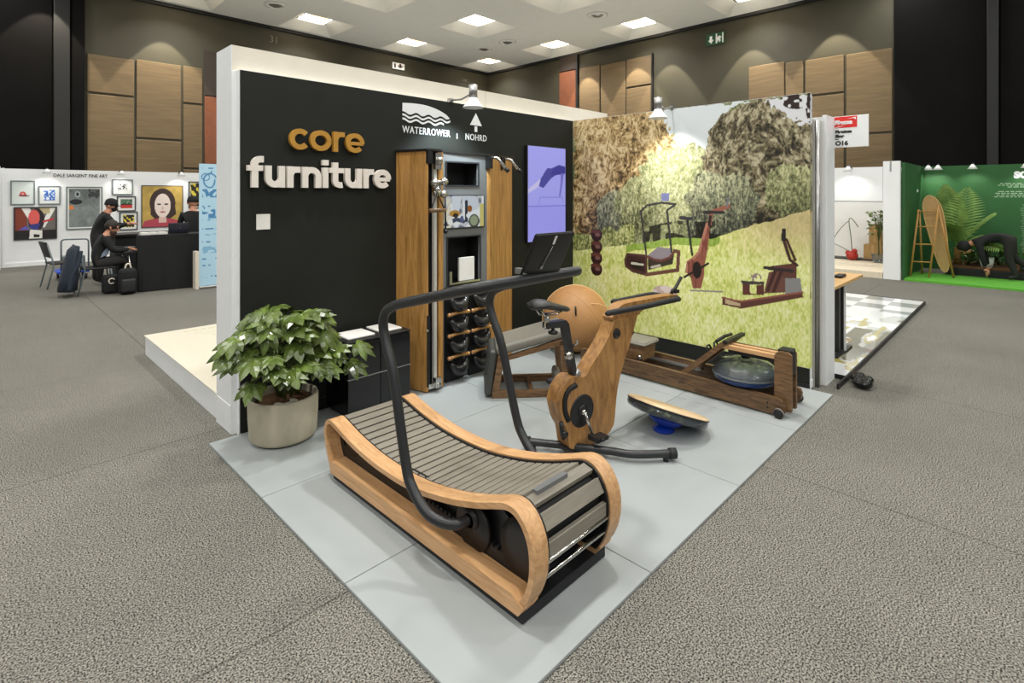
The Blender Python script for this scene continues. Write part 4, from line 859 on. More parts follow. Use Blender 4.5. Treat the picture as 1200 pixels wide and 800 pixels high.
t = thing('lettering', (1.86, 3.76, 1.637), 'long white raised word under the gold word on the black booth wall', 'lettering')
for ch, a, c in (('f', 1.308, 1.412), ('u', 1.422, 1.556), ('r', 1.572, 1.664), ('n', 1.679, 1.82), ('i', 1.833, 1.875), ('t', 1.884, 1.998), ('u', 2.01, 2.15), ('r', 2.166, 2.256), ('e', 2.258, 2.413)): letter(ch, a, c, 1.637, .15, .043, 'letter', t)
o = MB(); o.box((1.378, 3.786, 1.35), (1.47, 3.7895, 1.455)); tag(o.build('card', 'paper'), 'small square white card on black wall below the white letters', 'card')
t = thing('logo', (2.8, 3.786, 2.1), 'white boat-shaped wave logo over its name on black wall', 'logo')
W = lambda a, z: (a, 3.789, z); D = (0, -.003, 0)
def wave(z, x0, x1, k0=0): return [(x, z + .011 * math.sin((x - 2.55) / .132 * 2 * PI + 1.2) - .02 * (x - 2.55) * .3) for x in np.linspace(x0, x1, 40)]
f = MB(); top = [(p.x, p.y) for p in smooth_pts([(2.55, 2.352, 0), (2.665, 2.36, 0), (2.789, 2.358, 0), (2.919, 2.334, 0), (3.01, 2.3, 0), (3.055, 2.265, 0)], 6)]
f.prism(top + wave(2.272, 2.55, 3.05)[::-1], W, D); f.build('hull', 'print_white', t)
for z, x1 in ((2.246, 3.058), (2.212, 2.985)):
    f = MB(); a = wave(z, 2.55, x1); f.prism([(x, q + .008) for x, q in a] + [(x, q - .009) for x, q in a][::-1], W, D); f.build('wave', 'print_white', t)
text('name', 'WATERROWER', .062, lambda a, z: (2.548 + a, 3.789, 2.105 + z), D, 'print_white', t, bold=.0004, spacing=1.12, fit=.51, ys=1.25)
f = MB(); f.box((3.134, 3.786, 2.095), (3.142, 3.789, 2.142)); tag(f.build('divider_bar', 'print_white'), 'thin white vertical bar between the two white logos', 'logo')
t = thing('logo', (3.37, 3.786, 2.1), 'white tree-shaped arrow logo over its name on black wall', 'logo')
f = MB(); f.prism([(3.295, 2.236), (3.443, 2.236), (3.368, 2.352)], W, D); f.box((3.352, 3.786, 2.176), (3.384, 3.789, 2.228)); f.build('tree', 'print_white', t)
text('name', 'NOHRD', .062, lambda a, z: (3.24 + a, 3.789, 2.095 + z), D, 'print_white', t, bold=.0004, spacing=1.12, fit=.265, ys=1.2)

# ================================================================== WALL SCREEN
t = thing('wall_screen', (4.35, 3.76, 1.08), 'tall lit lilac screen with an athlete on the black wall', 'screen')
f = MB(); f.box((4.04, 3.75, 1.085), (4.672, 3.788, 2.095)); bevel(f.build('casing', 'black', t), .006)
def scr(a, b):
    c = canvas(a, (158, 158, 232)); k = np.clip(b / 1.0, 0, 1)[..., None]; c = c * (0.9 + .12 * k)
    put(c, b < .36, (150, 148, 226)); put(c, (b < .375) & (b > .365), (124, 122, 205))
    put(c, inpoly(a, b, [(.0, .5), (.2, .59), (.24, .65), (.2, .66), (.0, .545)]), (190, 184, 226))                      # legs
    put(c, inpoly(a, b, [(.17, .58), (.24, .56), (.36, .66), (.44, .70), (.61, .72), (.61, .8), (.5, .815), (.38, .775), (.3, .77), (.2, .66)]), (70, 70, 150))
    put(c, inpoly(a, b, [(.36, .70), (.47, .705), (.61, .73), (.61, .8), (.5, .805), (.4, .765)]), (58, 58, 140))
    put(c, inpoly(a, b, [(.53, .72), (.585, .72), (.555, .58), (.525, .47), (.5, .47), (.505, .5), (.525, .6)]), (112, 108, 190))
    put(c, nearline(a, b, [(.17, .39), (.185, .46), (.55, .46), (.57, .4)], .006), (134, 132, 212)); return c
sheet('display', (4.05, 3.7495, 1.092), (1, 0, 0), (0, 0, 1), .612, .996, 92, 150, scr, 'screen', t)

# ================================================================== WALL GYM CABINET
t = thing('gym_cabinet', (3.1, 3.65, 0), 'tall wooden wall gym cabinet with grey centre panel on the black wall', 'cabinet')
f = MB(); f.prism([(2.49, 3.788), (2.572, 3.482), (2.585, 3.478), (2.60, 3.5), (2.515, 3.788)], lambda x, y: (x, y, .01), (0, 0, 1.925)); f.build('side_panel', 'oak', t)
f = MB(); f.prism([(2.585, 3.52), (2.74, 3.52), (2.79, 3.60), (2.79, 3.788), (2.53, 3.788)], lambda x, y: (x, y, .01), (0, 0, 1.9)); f.build('column_core', 'dark_void', t)
f = MB(); f.box((2.688, 3.478, .02), (2.735, 3.52, 1.935)); f.build('edge_strip', 'oak', t)
f = MB(); f.prism([(2.735, 3.49), (2.745, 3.49), (2.80, 3.585), (2.795, 3.60)], lambda x, y: (x, y, .02), (0, 0, 1.92)); f.build('inner_cheek', 'grey_panel', t)
f = MB(); f.prism([(3.315, 3.575), (3.345, 3.565), (3.76, 3.69), (3.79, 3.788), (3.32, 3.788)], lambda x, y: (x, y, .01), (0, 0, 1.935)); bevel(f.build('right_door', 'oak', t), .012, 3)
f = MB(); f.prism([(2.475, 3.788), (2.565, 3.465), (2.72, 3.468), (2.8, 3.575), (3.33, 3.56), (3.78, 3.685), (3.80, 3.788)], lambda x, y: (x, y, 1.938), (0, 0, .016)); f.build('top_board', 'black', t)
NI = [(2.85, 1.668, 3.208, 1.86), (2.862, .815, 3.228, 1.216)]
f = MB(); f.prism([[(2.795, 0.0), (3.32, 0.0), (3.32, 1.938), (2.795, 1.938)]] + [[(a, c), (a, d), (b_, d), (b_, c)] for a, c, b_, d in NI], lambda x, z: (x, 3.58, z), (0, .02, 0)); f.build('centre_panel', 'grey_panel', t)
for a, c, b_, d in NI:
    f = MB(); k = .012
    for q_ in (((a - k, 3.574, c - k), (b_ + k, 3.58, c)), ((a - k, 3.574, d), (b_ + k, 3.58, d + k)), ((a - k, 3.574, c), (a, 3.58, d)), ((b_, 3.574, c), (b_ + k, 3.58, d))): f.box(*q_)
    f.build('niche_frame', 'frame_black', t)
    f = MB(); f.box((a, 3.76, c), (b_, 3.77, d)); f.box((a - .01, 3.6, c - .01), (a, 3.77, d + .01)); f.box((b_, 3.6, c - .01), (b_ + .01, 3.77, d + .01)); f.box((a - .01, 3.6, d), (b_ + .01, 3.77, d + .01)); f.box((a - .01, 3.6, c - .01), (b_ + .01, 3.77, c)); f.build('niche', 'dark_void', t)
f = MB(); f.box((2.875, 3.565, .83), (2.9, 3.58, .93)); f.box((2.87, 3.56, .818), (3.22, 3.575, .832)); f.build('niche_rail', 'chrome', t)
f = MB(); f.box((2.797, 3.565, 1.293), (3.275, 3.58, 1.585)); o = bevel(f.build('screen_casing', 'frame_black', t), .004)
def pic(a, b):
    c = canvas(a, (196, 200, 204)); n1 = noise2(a, b, 22, 61); n2 = noise2(a, b, 60, 62)
    put(c, n1 > .62, (232, 236, 236)); put(c, (n1 < .3), (110, 120, 136)); put(c, inpoly(a, b, [(.0, .0), (.1, .0), (.06, .27), (.0, .27)]) & (n2 > .4), (226, 220, 196))
    put(c, inpoly(a, b, [(.09, .27), (.2, .27), (.17, .14), (.1, .1)]), (214, 222, 230)); put(c, ell(a, b, .12, .12, .06, .03), (188, 142, 66)); put(c, ell(a, b, .13, .105, .03, .02), (60, 44, 34))
    put(c, inpoly(a, b, [(.2, .27), (.36, .27), (.4, .17), (.3, .12), (.25, .16)]), (206, 214, 224)); put(c, nearline(a, b, [(.25, .22), (.25, .06)], .016), (40, 48, 62)); put(c, ell(a, b, .29, .16, .028, .03), (150, 96, 50))
    put(c, nearline(a, b, [(.27, .1), (.4, .14)], .02), (230, 236, 240)); put(c, ell(a, b, .34, .05, .06, .06), (70, 78, 70)); put(c, ell(a, b, .34, .055, .045, .045), (150, 160, 130)); put(c, nearline(a, b, [(.02, .03), (.14, .07), (.22, .05)], .018), (64, 74, 92)); put(c, (a > .41) & (b < .2), (206, 196, 120))
    put(c, ell(a, b, .07, .05, .03, .025), (236, 236, 230)); put(c, ell(a, b, .2, .07, .02, .03), (88, 100, 140)); return c
sheet('display', (2.808, 3.5645, 1.303), (1, 0, 0), (0, 0, 1), .456, .272, 100, 60, pic, 'dim_screen', o)
f = MB(); f.box((2.637, 3.47, .06), (2.664, 3.5, 1.91)); f.build('pulley_track', 'track', t)
f = MB(); f.box((2.57, 3.462, 1.835), (2.62, 3.5, 1.935)); f.build('top_bracket', 'black', t)
f = MB(); f.box((2.63, 3.44, 1.79), (2.69, 3.47, 1.92)); f.lathe([(.001, -.012), (.035, -.012), (.028, 0), (.035, .012), (.001, .012)], (2.655, 3.43, 1.86), 20, (1, 0, .1)); f.build('top_pulley', 'chrome', t)
tr = MB(); tr.box((2.615, 3.435, 1.60), (2.685, 3.47, 1.70)); 
for dx, dz in ((-.05, .03), (.045, .04), (.04, -.06), (-.03, -.05)): tr.lathe([(.001, -.014), (.03, -.014), (.022, 0), (.03, .014), (.001, .014)], (2.65 + dx, 3.415, 1.65 + dz), 16, (.3, 1, 0))
tr.cyl((2.59, 3.42, 1.69), (2.71, 3.42, 1.69), .012, n=10); cart = tr.build('pulley_carriage', 'chrome', t)
f = MB(); f.tube([(2.615, 3.40, 1.61), (2.612, 3.40, 1.585)], .009, 8); f.ball((2.613, 3.40, 1.625), .022, 12); f.build('carabiner', 'chrome', cart)
f = MB(); f.tube([(2.70, 3.41, 1.60), (2.705, 3.41, 1.30)], .008, 8); f.ball((2.705, 3.41, 1.29), .02, 10); f.build('cable', 'rubber', t)
f = MB(); f.box((2.585, 3.47, .03), (2.69, 3.50, .07)); f.lathe([(.001, -.01), (.03, -.01), (.022, 0), (.03, .01), (.001, .01)], (2.65, 3.445, .06), 18, (1, .3, 0)); f.box((2.625, 3.43, .04), (2.68, 3.47, .12)); f.build('bottom_pulley', 'chrome', t)
f = MB(); f.box((2.573, 3.476, .05), (2.60, 3.5, .62)); f.build('weight_slot', 'dark_void', t)
f = MB(); f.ball((2.575, 3.475, .5), .01, 8); f.build('pin', 'chrome', t)
for x0, x1 in ((3.335, 3.42), (3.565, 3.655)):
    y0 = 3.56 + (x0 - 3.335) * .3
    f = MB(); f.box((x0 - .035, y0 - .03, 1.82), (x0 + .01, y0 + .05, 1.935)); hb = f.build('bar_mount', 'black', t)
    f = MB(); f.tube(fillet([(x0, y0 - .01, 1.92), (x0 + .03, y0 - .07, 1.92), (x1 - .01, y0 - .14, 1.81)], .03), .014, 10); f.build('pull_up_bar', 'chrome', hb)
    f = MB(); f.cyl((x1 - .015, y0 - .135, 1.82), (x1 + .005, y0 - .15, 1.79), .019, n=12); f.build('grip', 'black', hb)
t = thing('cable_handle', (2.6, 3.39, 1.46), 'triangle pull handle with wooden grip hanging from the cabinet carriage', 'handle')
f = MB(); f.tube([(2.52, 3.36, 1.465), (2.61, 3.395, 1.60), (2.69, 3.40, 1.465)], .006, 8); f.build('strap', 'black', t)
f = MB(); f.cyl((2.515, 3.36, 1.463), (2.695, 3.40, 1.463), .016, n=14); f.build('grip', 'walnut_x', t)
o = MB(); o.box((3.0, 3.59, .833), (3.175, 3.61, 1.035)); tag(bevel(o.build('info_card', 'paper'), .002), 'square white card standing in the lower cabinet niche', 'card')
# leather swing weights
def swing(): 
    t = thing('swing_weight', (0, 0, 0), '', 'weight', 'black leather swing weights on the cabinet')
    f = MB(); vs = []; fs = []; N = 10; m = 15
    for i in range(m):
        a = R(200 + 140 * i / (m - 1)); k = math.sin(PI * i / (m - 1)); rr_ = .022 + .04 * k
        c = Vector((.092 * math.cos(a), 0, .004 + .095 * math.sin(a) - .012 * k))
        for j in range(N):
            b_ = 2 * PI * j / N; vs.append(c + Vector((math.cos(a) * math.cos(b_), 0, math.sin(a) * math.cos(b_))) * rr_ * .8 + Vector((0, math.sin(b_) * rr_ * .95, 0)))
    for i in range(m - 1):
        for j in range(N): fs.append((i * N + j, i * N + (j + 1) % N, (i + 1) * N + (j + 1) % N, (i + 1) * N + j))
    fs += [tuple(range(N)), tuple(range((m - 1) * N, m * N))]; f.add(vs, fs, True); f.build('bag', 'leather', t)
    f = MB(); f.tube([(-.105, 0, .012), (0, -.004, .022), (.105, 0, .012)], [.015, .013, .015], 10); h = f.build('grip', 'oak', t)
    f = MB()
    for s_ in (-1, 1): f.ball((s_ * .105, 0, .013), .019, 10)
    f.build('end_cap', mat('brass_cap', (206, 156, 108), .3, .6), h)
    f = MB()
    for s_ in (-.08, .08): f.tube([(s_, 0, -.02), (s_ * .95, -.002, .014)], .012, 6)
    f.build('loop', 'leather', t); return t
sw = swing(); first = True; hz = (.744, .567, .391, .206); rows = ('top', 'second', 'third', 'bottom')
for c, (x, sd_) in enumerate(((2.925, 'left'), (3.185, 'right'))):
    for r_, z in enumerate(hz):
        o = sw if first else copy_tree(sw); first = False; o.location = (x, 3.505, z)
        o['label'] = 'black leather swing weight, %s one in the %s column of the cabinet' % (rows[r_], sd_)
o = MB()
for x in (2.925, 3.185): o.box((x - .1, 3.562, .0), (x + .1, 3.578, .80))
tag(o.build('weight_rack', 'rubber'), 'black rack board behind the leather swing weights in the cabinet', 'rack')

# ================================================================== LOW BLACK CABINET
t = thing('sideboard', (2.1, 3.6, 0), 'low glossy black sideboard between the potted plant and tall cabinet', 'cabinet')
f = MB(); f.box((1.872, 3.47, 0.03), (2.398, 3.775, .535)); f.build('body', 'gloss_black', t)
f = MB(); f.box((1.866, 3.455, .535), (2.402, 3.778, .548)); bevel(f.build('top', 'black', t), .003)
for i in range(2):
    for j in range(2):
        f = MB(); f.box((1.874 + i * .262, 3.452, .035 + j * .25), (2.132 + i * .262, 3.47, .279 + j * .25)); bevel(f.build('door', 'gloss_black', t), .003)
f = MB(); f.box((1.874, 3.448, .281), (2.396, 3.47, .287)); f.build('metal_line', 'steel', t)
f = MB(); f.box((1.9, 3.49, 0), (2.37, 3.76, .03)); f.build('plinth', 'black', t)
for (x0, y0, x1, y1), lb in (((1.9, 3.5, 2.12, 3.70), 'open white brochure lying on black sideboard nearest the plant'), ((2.17, 3.51, 2.36, 3.72), 'white brochure lying on the black sideboard nearest the tall cabinet')):
    f = MB(); f.rbox((x0, y0, .548), (x1, y1, .566), .008); o = tag(f.build('brochure', 'paper'), lb, 'brochure', 'brochures on the sideboard')

# ================================================================== POTTED PLANT
PC = Vector((1.462, 3.545, 0)); t = thing('potted_plant', tuple(PC), 'bushy green potted plant with lobed leaves in a concrete pot', 'plant')
f = MB(); f.lathe([(.001, .012), (.195, .012), (.206, .03), (.214, .15), (.216, .265), (.21, .282), (.196, .282), (.19, .265), (.188, .20), (.001, .20)], PC, 44); f.build('pot', 'concrete_pot', t)
f = MB(); f.lathe([(.001, 0), (.18, 0), (.19, .014)], PC, 36); f.build('base', 'dark_void', t)
f = MB(); 
f.lathe([(.001, .268), (.06, .262), (.12, .248), (.19, .228)], PC + Vector((.02, .02, 0)), 30); so = f.build('soil', 'soil', t)
f = MB(); rp = random.Random(5)
for k in range(9):
    a = rp.uniform(0, 6.3); q = PC + Vector((-.02 + .05 * math.cos(a), -.08 + .05 * math.sin(a), .245)); f.ball(q, rp.uniform(.02, .035), 8, (1, 1, .6))
f.build('gravel', 'box_pale', so)
rp = random.Random(11); stems = MB(); leaves = MB()
def lobed_leaf(mb, base, d, up, size):
    d = d.normalized(); up = (up - d * up.dot(d)).normalized(); sd = d.cross(up)
    for ang, ln in ((0, 1.0), (36, .88), (-36, .88), (78, .6), (-78, .6)):
        a = R(ang); ld = d * math.cos(a) + sd * math.sin(a); ls = ld.cross(up).normalized(); L = size * ln; w = size * .2; vs = []
        for s_, wd, dz in ((0, .5, 0), (.25, .8, .03), (.5, 1.0, .02), (.72, .85, -.04), (1.0, .02, -.2)):
            c = base + ld * L * s_ + up * size * dz; vs += [c + ls * w * wd - up * w * .28 * wd, c + up * w * .12, c - ls * w * wd - up * w * .28 * wd]
        fs = []
        for i in range(4): fs += [(3 * i, 3 * i + 1, 3 * i + 4, 3 * i + 3), (3 * i + 1, 3 * i + 2, 3 * i + 5, 3 * i + 4)]
        mb.add(vs, fs, False)
for k in range(16):
    a = rp.uniform(0, 2 * PI); r0 = rp.uniform(.0, .06); lean = rp.uniform(.05, .2); b0 = PC + Vector((.03 + r0 * math.cos(a), .0 + r0 * math.sin(a), .24)); h = rp.uniform(.18, .44)
    tp = b0 + Vector((lean * math.cos(a), lean * math.sin(a), h)); tp.y = min(tp.y, 3.70); stems.tube([b0, b0.lerp(tp, .5) + Vector((0, 0, .03)), tp], [.009, .008, .006], 6)
def put_leaf(rad, zz, az, size):
    c = Vector((1.475, 3.50, .58)); d = Vector((math.cos(az), math.sin(az), 0)); base = c + Vector((d.x * rad * .80, d.y * rad * .62, zz - .58))
    dirn = d * rp.uniform(.5, 1.0) + Vector((rp.uniform(-.3, .3), rp.uniform(-.3, .3), rp.uniform(-.75, .1))); up = Vector((0, 0, 1)) + d * rp.uniform(-.2, .6) + Vector((-.25, -.25, 0))
    if base.y + dirn.normalized().y * size > 3.74: base.y = min(base.y, 3.62); dirn.y = -abs(dirn.y) * .3
    if base.y > 3.64: base.y = 3.64
    lobed_leaf(leaves, base, dirn, up, size)
    if rp.random() < .55: stems.tube([Vector((PC.x + d.x * .07, min(PC.y + d.y * .07 - .02, 3.68), .42)), base.lerp(c, .35) + Vector((0, 0, .02)), base], .0035, 4)
for k in range(92):
    z = rp.uniform(.50, .86); w = math.sin(PI * min(max((z - .30) / .62, .12), .97)) ** .55; put_leaf(w * .40 * math.sqrt(rp.uniform(.25, 1)), z, rp.uniform(0, 2 * PI), rp.uniform(.10, .17))
for k in range(9):
    az = rp.uniform(PI * .8, PI * 1.9); put_leaf(.42, rp.uniform(.46, .54), az, rp.uniform(.09, .13))
for x, y, z, az in ((1.12, 3.42, .72, 3.3), (1.10, 3.45, .66, 3.6), (1.2, 3.36, .60, 3.8), (1.86, 3.3, .57, 5.6), (1.82, 3.32, .45, 5.4), (1.22, 3.4, .44, 4.0)):
    b_ = Vector((x, y, z)); d = Vector((math.cos(az), math.sin(az), -.5)); lobed_leaf(leaves, b_, d, Vector((-.2, -.3, 1)), .15); stems.tube([Vector((PC.x, PC.y - .03, .45)), Vector((PC.x, PC.y - .03, .45)).lerp(b_, .6) + Vector((0, 0, .06)), b_], .004, 4)
stems.build('stem', 'stem', t); o = leaves.build('foliage', 'leaf', t, fix=False)
# ================================================================== RIGHT OF THE BOOTH: NEXT STAND
t = thing('stand_wall', (5.2, 1.4, FZ), 'narrow white panel end with aluminium post right of the mural', 'wall')
f = MB(); f.box((5.05, 1.268, FZ), (5.30, 1.30, 2.255)); f.build('panel', 'white', t)
f = MB(); f.box((4.93, 1.33, FZ), (5.0, 3.75, 2.21)); f.build('back_panel', 'track', t)
f = MB(); f.box((5.0, 1.30, FZ), (5.045, 1.36, 2.21)); bevel(f.build('post', 'track', t), .008)
f = MB(); f.cyl((4.97, 1.315, FZ), (4.97, 1.315, 2.2), .018, n=12); f.build('post', 'steel', t)
f = MB(); f.box((5.05, 1.30, FZ), (5.30, 3.75, 2.24)); f.build('return_panel', 'white', t)
t = thing('stand_sign', (5.31, 1.15, 1.99), 'white flag sign with red logo block and O16 on the panel end', 'sign')
f = MB(); f.box((5.302, 1.018, 1.993), (5.318, 1.285, 2.262)); bevel(f.build('board', 'print_white', t), .002)
Q = lambda a, z: (5.302, 1.275 - a, 2.0 + z)
f = MB(); f.box((5.3, 1.10, 2.162), (5.302, 1.275, 2.258)); r_ = f.build('red_block', 'red', t)
text('logo_text', 'Plascon', .042, lambda a, z: (5.3, 1.265 - a, 2.195 + z), (-.002, 0, 0), 'print_white', r_, bold=.004, fit=.13)
f = MB(); f.prism([(.01, .168), (.09, .185), (.06, .176), (.015, .162)], Q, (-.004, 0, 0)); f.prism([(.1, .235), (.165, .248), (.168, .225), (.15, .24)], Q, (-.004, 0, 0)); f.build('swoosh', 'print_white', r_)
for bd, z, s in (('Phantom', .118, .034), ('Shop', .08, .034), ('\u2014', .06, .02), ('O16', .012, .052)): text('line', bd, s, lambda a, q, z=z: (5.302, 1.262 - a, 2.0 + z + q), (-.002, 0, 0), 'ink', t, bold=.003)
t = thing('stand_floor', (7.4, 2.4, FZ), 'glossy printed floor panel of the next stand with black edge', 'floor panel')
f = MB(); f.box((5.02, 1.17, FZ), (9.75, 1.185, .03)); f.box((9.735, 1.17, FZ), (9.75, 3.7, .03)); f.build('edge_trim', 'black', t)
f = MB(); f.box((5.31, 1.186, FZ), (9.734, 3.7, .024)); f.build('deck', 'black', t)
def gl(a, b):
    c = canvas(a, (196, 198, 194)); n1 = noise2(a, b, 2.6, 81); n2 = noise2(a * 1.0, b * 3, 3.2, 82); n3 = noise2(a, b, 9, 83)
    put(c, n1 > .6, (226, 230, 230)); put(c, (n1 < .34), (150, 150, 138)); put(c, (n2 > .55) & (a < 2.6), (176, 166, 96)); put(c, (n2 < .36) & (a < 2.0), (92, 90, 58)); put(c, (n1 > .66) & (a < 1.4), (150, 120, 40)); put(c, (n2 > .74), (232, 236, 238)); put(c, (n3 > .75) & (a < 1.2), (120, 84, 66))  # olive and yellow patches near the post paint reflections into the print
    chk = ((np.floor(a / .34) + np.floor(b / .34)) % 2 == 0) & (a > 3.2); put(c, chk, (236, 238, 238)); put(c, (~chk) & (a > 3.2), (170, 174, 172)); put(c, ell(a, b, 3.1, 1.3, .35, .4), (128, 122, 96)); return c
sheet('print_reflections', (5.31, 1.186, .0255), (1, 0, 0), (0, 1, 0), 4.42, 2.51, 220, 125, gl, 'reflection_print', t)
t = thing('high_table', (5.95, 1.5, .026), 'plywood topped table with black legs behind the panel end', 'table')
f = MB(); f.box((5.42, 1.32, .715), (6.62, 1.75, .745)); bevel(f.build('tabletop', 'ply', t), .004)
for x, y in ((6.0, 1.42), (6.16, 1.42)):
    f = MB(); f.box((x - .03, y - .03, .04), (x + .03, y + .03, .715)); bevel(f.build('leg', 'black_metal', t), .004)
f = MB(); f.box((6.09, 1.36, .04), (6.105, 1.375, .71)); f.build('leg', 'white', t)
f = MB(); f.box((5.8, 1.36, .0265), (6.35, 1.70, .042)); f.build('base', 'black_metal', t)
t = thing('handbag', (5.85, 1.5, .745), 'black handbag with looped strap on the plywood table', 'bag')
f = MB(); f.rbox((5.6, 1.46, .746), (6.02, 1.60, .86), .05); f.build('body', 'leather', t)
f = MB(); f.tube(smooth_pts([(5.72, 1.53, .84), (5.8, 1.53, .95), (5.95, 1.53, .92), (6.02, 1.53, .84), (6.03, 1.53, .77)], 5), .012, 8); f.build('strap', 'black', t)
f = MB(); f.rbox((6.12, 1.40, .745), (6.3, 1.47, .775), .01); tag(f.build('phone', 'black'), 'small black phone lying near the plywood table edge', 'phone')
f = MB(); rp = random.Random(4)
for k in range(7): f.ball((5.25 + rp.uniform(-.09, .09), 1.06 + rp.uniform(-.05, .05), FZ + .045), rp.uniform(.05, .075), 10, (1.2, .9, .6))
tag(f.build('bin_liner', 'gloss_black'), 'crumpled black plastic bag on the carpet under the panel end', 'bag')

# ---- white stand with plants
t = thing('stand_header', (12.13, 3.5, 1.436), 'white panel over the square opening left of the green stand', 'wall')
f = MB(); f.box((12.1, 2.095, 1.436), (12.16, 5.5, 2.095)); f.build('panel', 'print_white', t)
f = MB(); f.box((12.095, 2.095, 1.43), (12.1, 5.5, 1.442)); f.build('shadow_gap', 'ink', t)
t = thing('stand_post', (12.16, 1.96, FZ), 'broad white post between the square opening and the green stand', 'wall')
f = MB(); f.box((12.1, 1.83, FZ), (12.22, 2.09, 2.195)); f.build('panel', 'print_white', t)
f = MB(); f.box((12.094, 1.96, 2.0), (12.1, 1.985, 2.19)); f.build('bracket', 'steel', t)
f = MB(); f.box((12.23, 1.9, .1), (14.55, 1.94, 2.095)); tag(f.build('side_wall', 'print_white'), 'white side wall inside the white stand, next to the tall leafy plant', 'wall')
f = MB(); f.box((14.56, 1.94, .1), (14.62, 5.5, 2.095)); tag(f.build('back_wall', 'print_white'), 'white back wall seen through the square stand opening', 'wall')
f = MB(); f.box((12.1, 2.1, FZ), (14.56, 5.5, .1)); o_ = f.build('floor_deck', mat('pale_timber_floor', (226, 214, 190), .5, var=.08, scale=4, stretch=(1, 10, 1))); tag(o_, 'pale timber floor deck inside the white stand', 'floor deck')
for x, y, z, s, lb, c in ((14.2, 2.62, .1, .5, 'lower large cardboard box in the white stand', 0), (14.2, 2.58, .46, .44, 'upper cardboard box stacked in the white stand', 1)):
    b0 = .17 if c == 0 else .11
    t = thing('cardboard_box', (x, y, z), lb, 'box')
    f = MB(); f.box((x - .15, y - b0, z), (x + .15, y + b0, z + (.355 if c == 0 else .44))); f.build('body', 'card', t)
    f = MB(); f.box((x - .152, y - .02, z + .05), (x - .15, y + .02, z + (.355 if c == 0 else .44))); f.build('tape', 'ply', t)
def small_plant(loc, h, r, lb, pot, leafy, n_=60, seed=1, w=.1):
    t = thing('potted_plant', loc, lb, 'plant'); P = Vector(loc); rp = random.Random(seed)
    f = MB(); f.lathe([(.001, 0), (.1, 0), (.14, .16), (.14, .19), (.12, .19), (.001, .17)], P, 20); f.build('pot', pot, t)
    s = MB(); L = MB()
    s.tube([P + Vector((0, 0, .15)), P + Vector((.01, .01, h * .6)), P + Vector((0, 0, h))], [.014, .01, .006], 6)
    for k in range(n_):
        a = rp.uniform(0, 6.28); q = P + Vector((math.cos(a) * r * rp.random(), math.sin(a) * r * rp.random(), h * rp.uniform(.62, 1.08))); d = Vector((math.cos(a), math.sin(a), rp.uniform(-.5, .8))).normalized(); sd = d.orthogonal().normalized()
        L.add([q, q + d * w * .5 + sd * w * .28, q + d * w, q + d * w * .5 - sd * w * .28], [(0, 1, 2, 3)], False)
        if k % 3 == 0: s.tube([P + Vector((0, 0, h * rp.uniform(.4, .7))), q], .004, 4)
    s.build('stem', 'stem', t); L.build('foliage', leafy, t, fix=False)
small_plant((13.75, 2.45, .1), 1.02, .2, 'thin tree in a grey bucket before the cardboard boxes', 'clear', 'leaf', 90, 3)
small_plant((13.9, 2.22, .1), 1.05, .11, 'tall leafy plant against the right side of the white stand opening', 'black', 'leaf', 110, 6, .15)
t = thing('ornament', (13.9, 2.98, .1), 'red rounded ornament with bare curved twigs in the white stand', 'ornament')
f = MB(); f.ball((13.9, 2.98, .2), .12, 14, (1, 1, .85)); f.ball((13.88, 2.93, .3), .06, 10); f.ball((13.9, 3.06, .26), .055, 10); f.build('body', 'toy_red', t)
f = MB(); f.tube(smooth_pts([(13.9, 2.98, .28), (13.9, 3.0, .6), (13.9, 3.04, .98), (13.9, 2.98, 1.02), (13.9, 2.86, .84)], 5), .009, 5); f.tube(smooth_pts([(13.9, 3.04, .98), (13.9, 3.2, .8), (13.9, 3.35, .55)], 5), .007, 5); f.tube(smooth_pts([(13.9, 3.0, .25), (13.9, 3.15, .36), (13.9, 3.35, .45)], 4), .007, 5); f.build('twig', 'stem', t)
f = MB(); f.box((13.95, 2.3, .1), (14.3, 3.6, .13)); tag(f.build('floor_tray', 'ink'), 'dark flat tray along the white stand floor under the boxes', 'tray')

# ---- green stand
t = thing('green_wall', (14.5, 0, FZ), 'green back wall with white lettering at the right picture edge', 'wall')
f = MB(); f.box((14.5, -4, FZ), (14.56, 1.78, 2.17)); f.build('back_panel', 'green', t)
f = MB(); f.box((12.23, 1.775, FZ), (14.49, 1.82, 2.17)); tag(f.build('side_wall', 'green'), 'green side wall between the white post and the ladder', 'wall')
GQ = lambda a, z: (14.5, a, z)
text('heading', 'SQU', .17, lambda a, z: (14.5, .345 - a, 1.90 + z), (-.004, 0, 0), 'print_white', t, bold=.012)
f = MB(); rp = random.Random(8)
for z0, st in ((1.78, .55), (1.745, .58), (1.71, .44), (1.62, .58), (1.585, .62), (1.55, .6), (1.515, .64)):
    a = st
    while a > -.6: w = rp.uniform(.03, .1); f.box((14.497, a - w, z0), (14.5, a, z0 + .016)); a -= w + .02
f.build('small_print', mat('pale_green_print', (150, 178, 148), .6), t)
f = MB()
for z0 in np.arange(.5, 1.38, .036):
    a = .26 - .04 * rp.random()
    while a > -.5: w = rp.uniform(.03, .1); f.box((14.497, a - w, z0), (14.5, a, z0 + .012)); a -= w + .02
f.build('column_print', mat('pale_green_print', (128, 160, 126), .6), t)
f = MB(); f.box((13.6, 1.771, 1.62), (13.78, 1.775, 1.67)); tag(f.build('wall_label', 'print_white'), 'small white label high on the green side wall', 'label')
t = thing('grass_mat', (13.0, -1, FZ), 'bright green artificial grass on the green stand floor', 'grass mat')
f = MB(); f.box((12.1, -4, FZ), (13.35, 1.77, .02)); f.build('turf', 'grass', t)
t = thing('planter_bed', (13.9, -.5, 0), 'dark soil bed along the back of the green stand', 'planter')
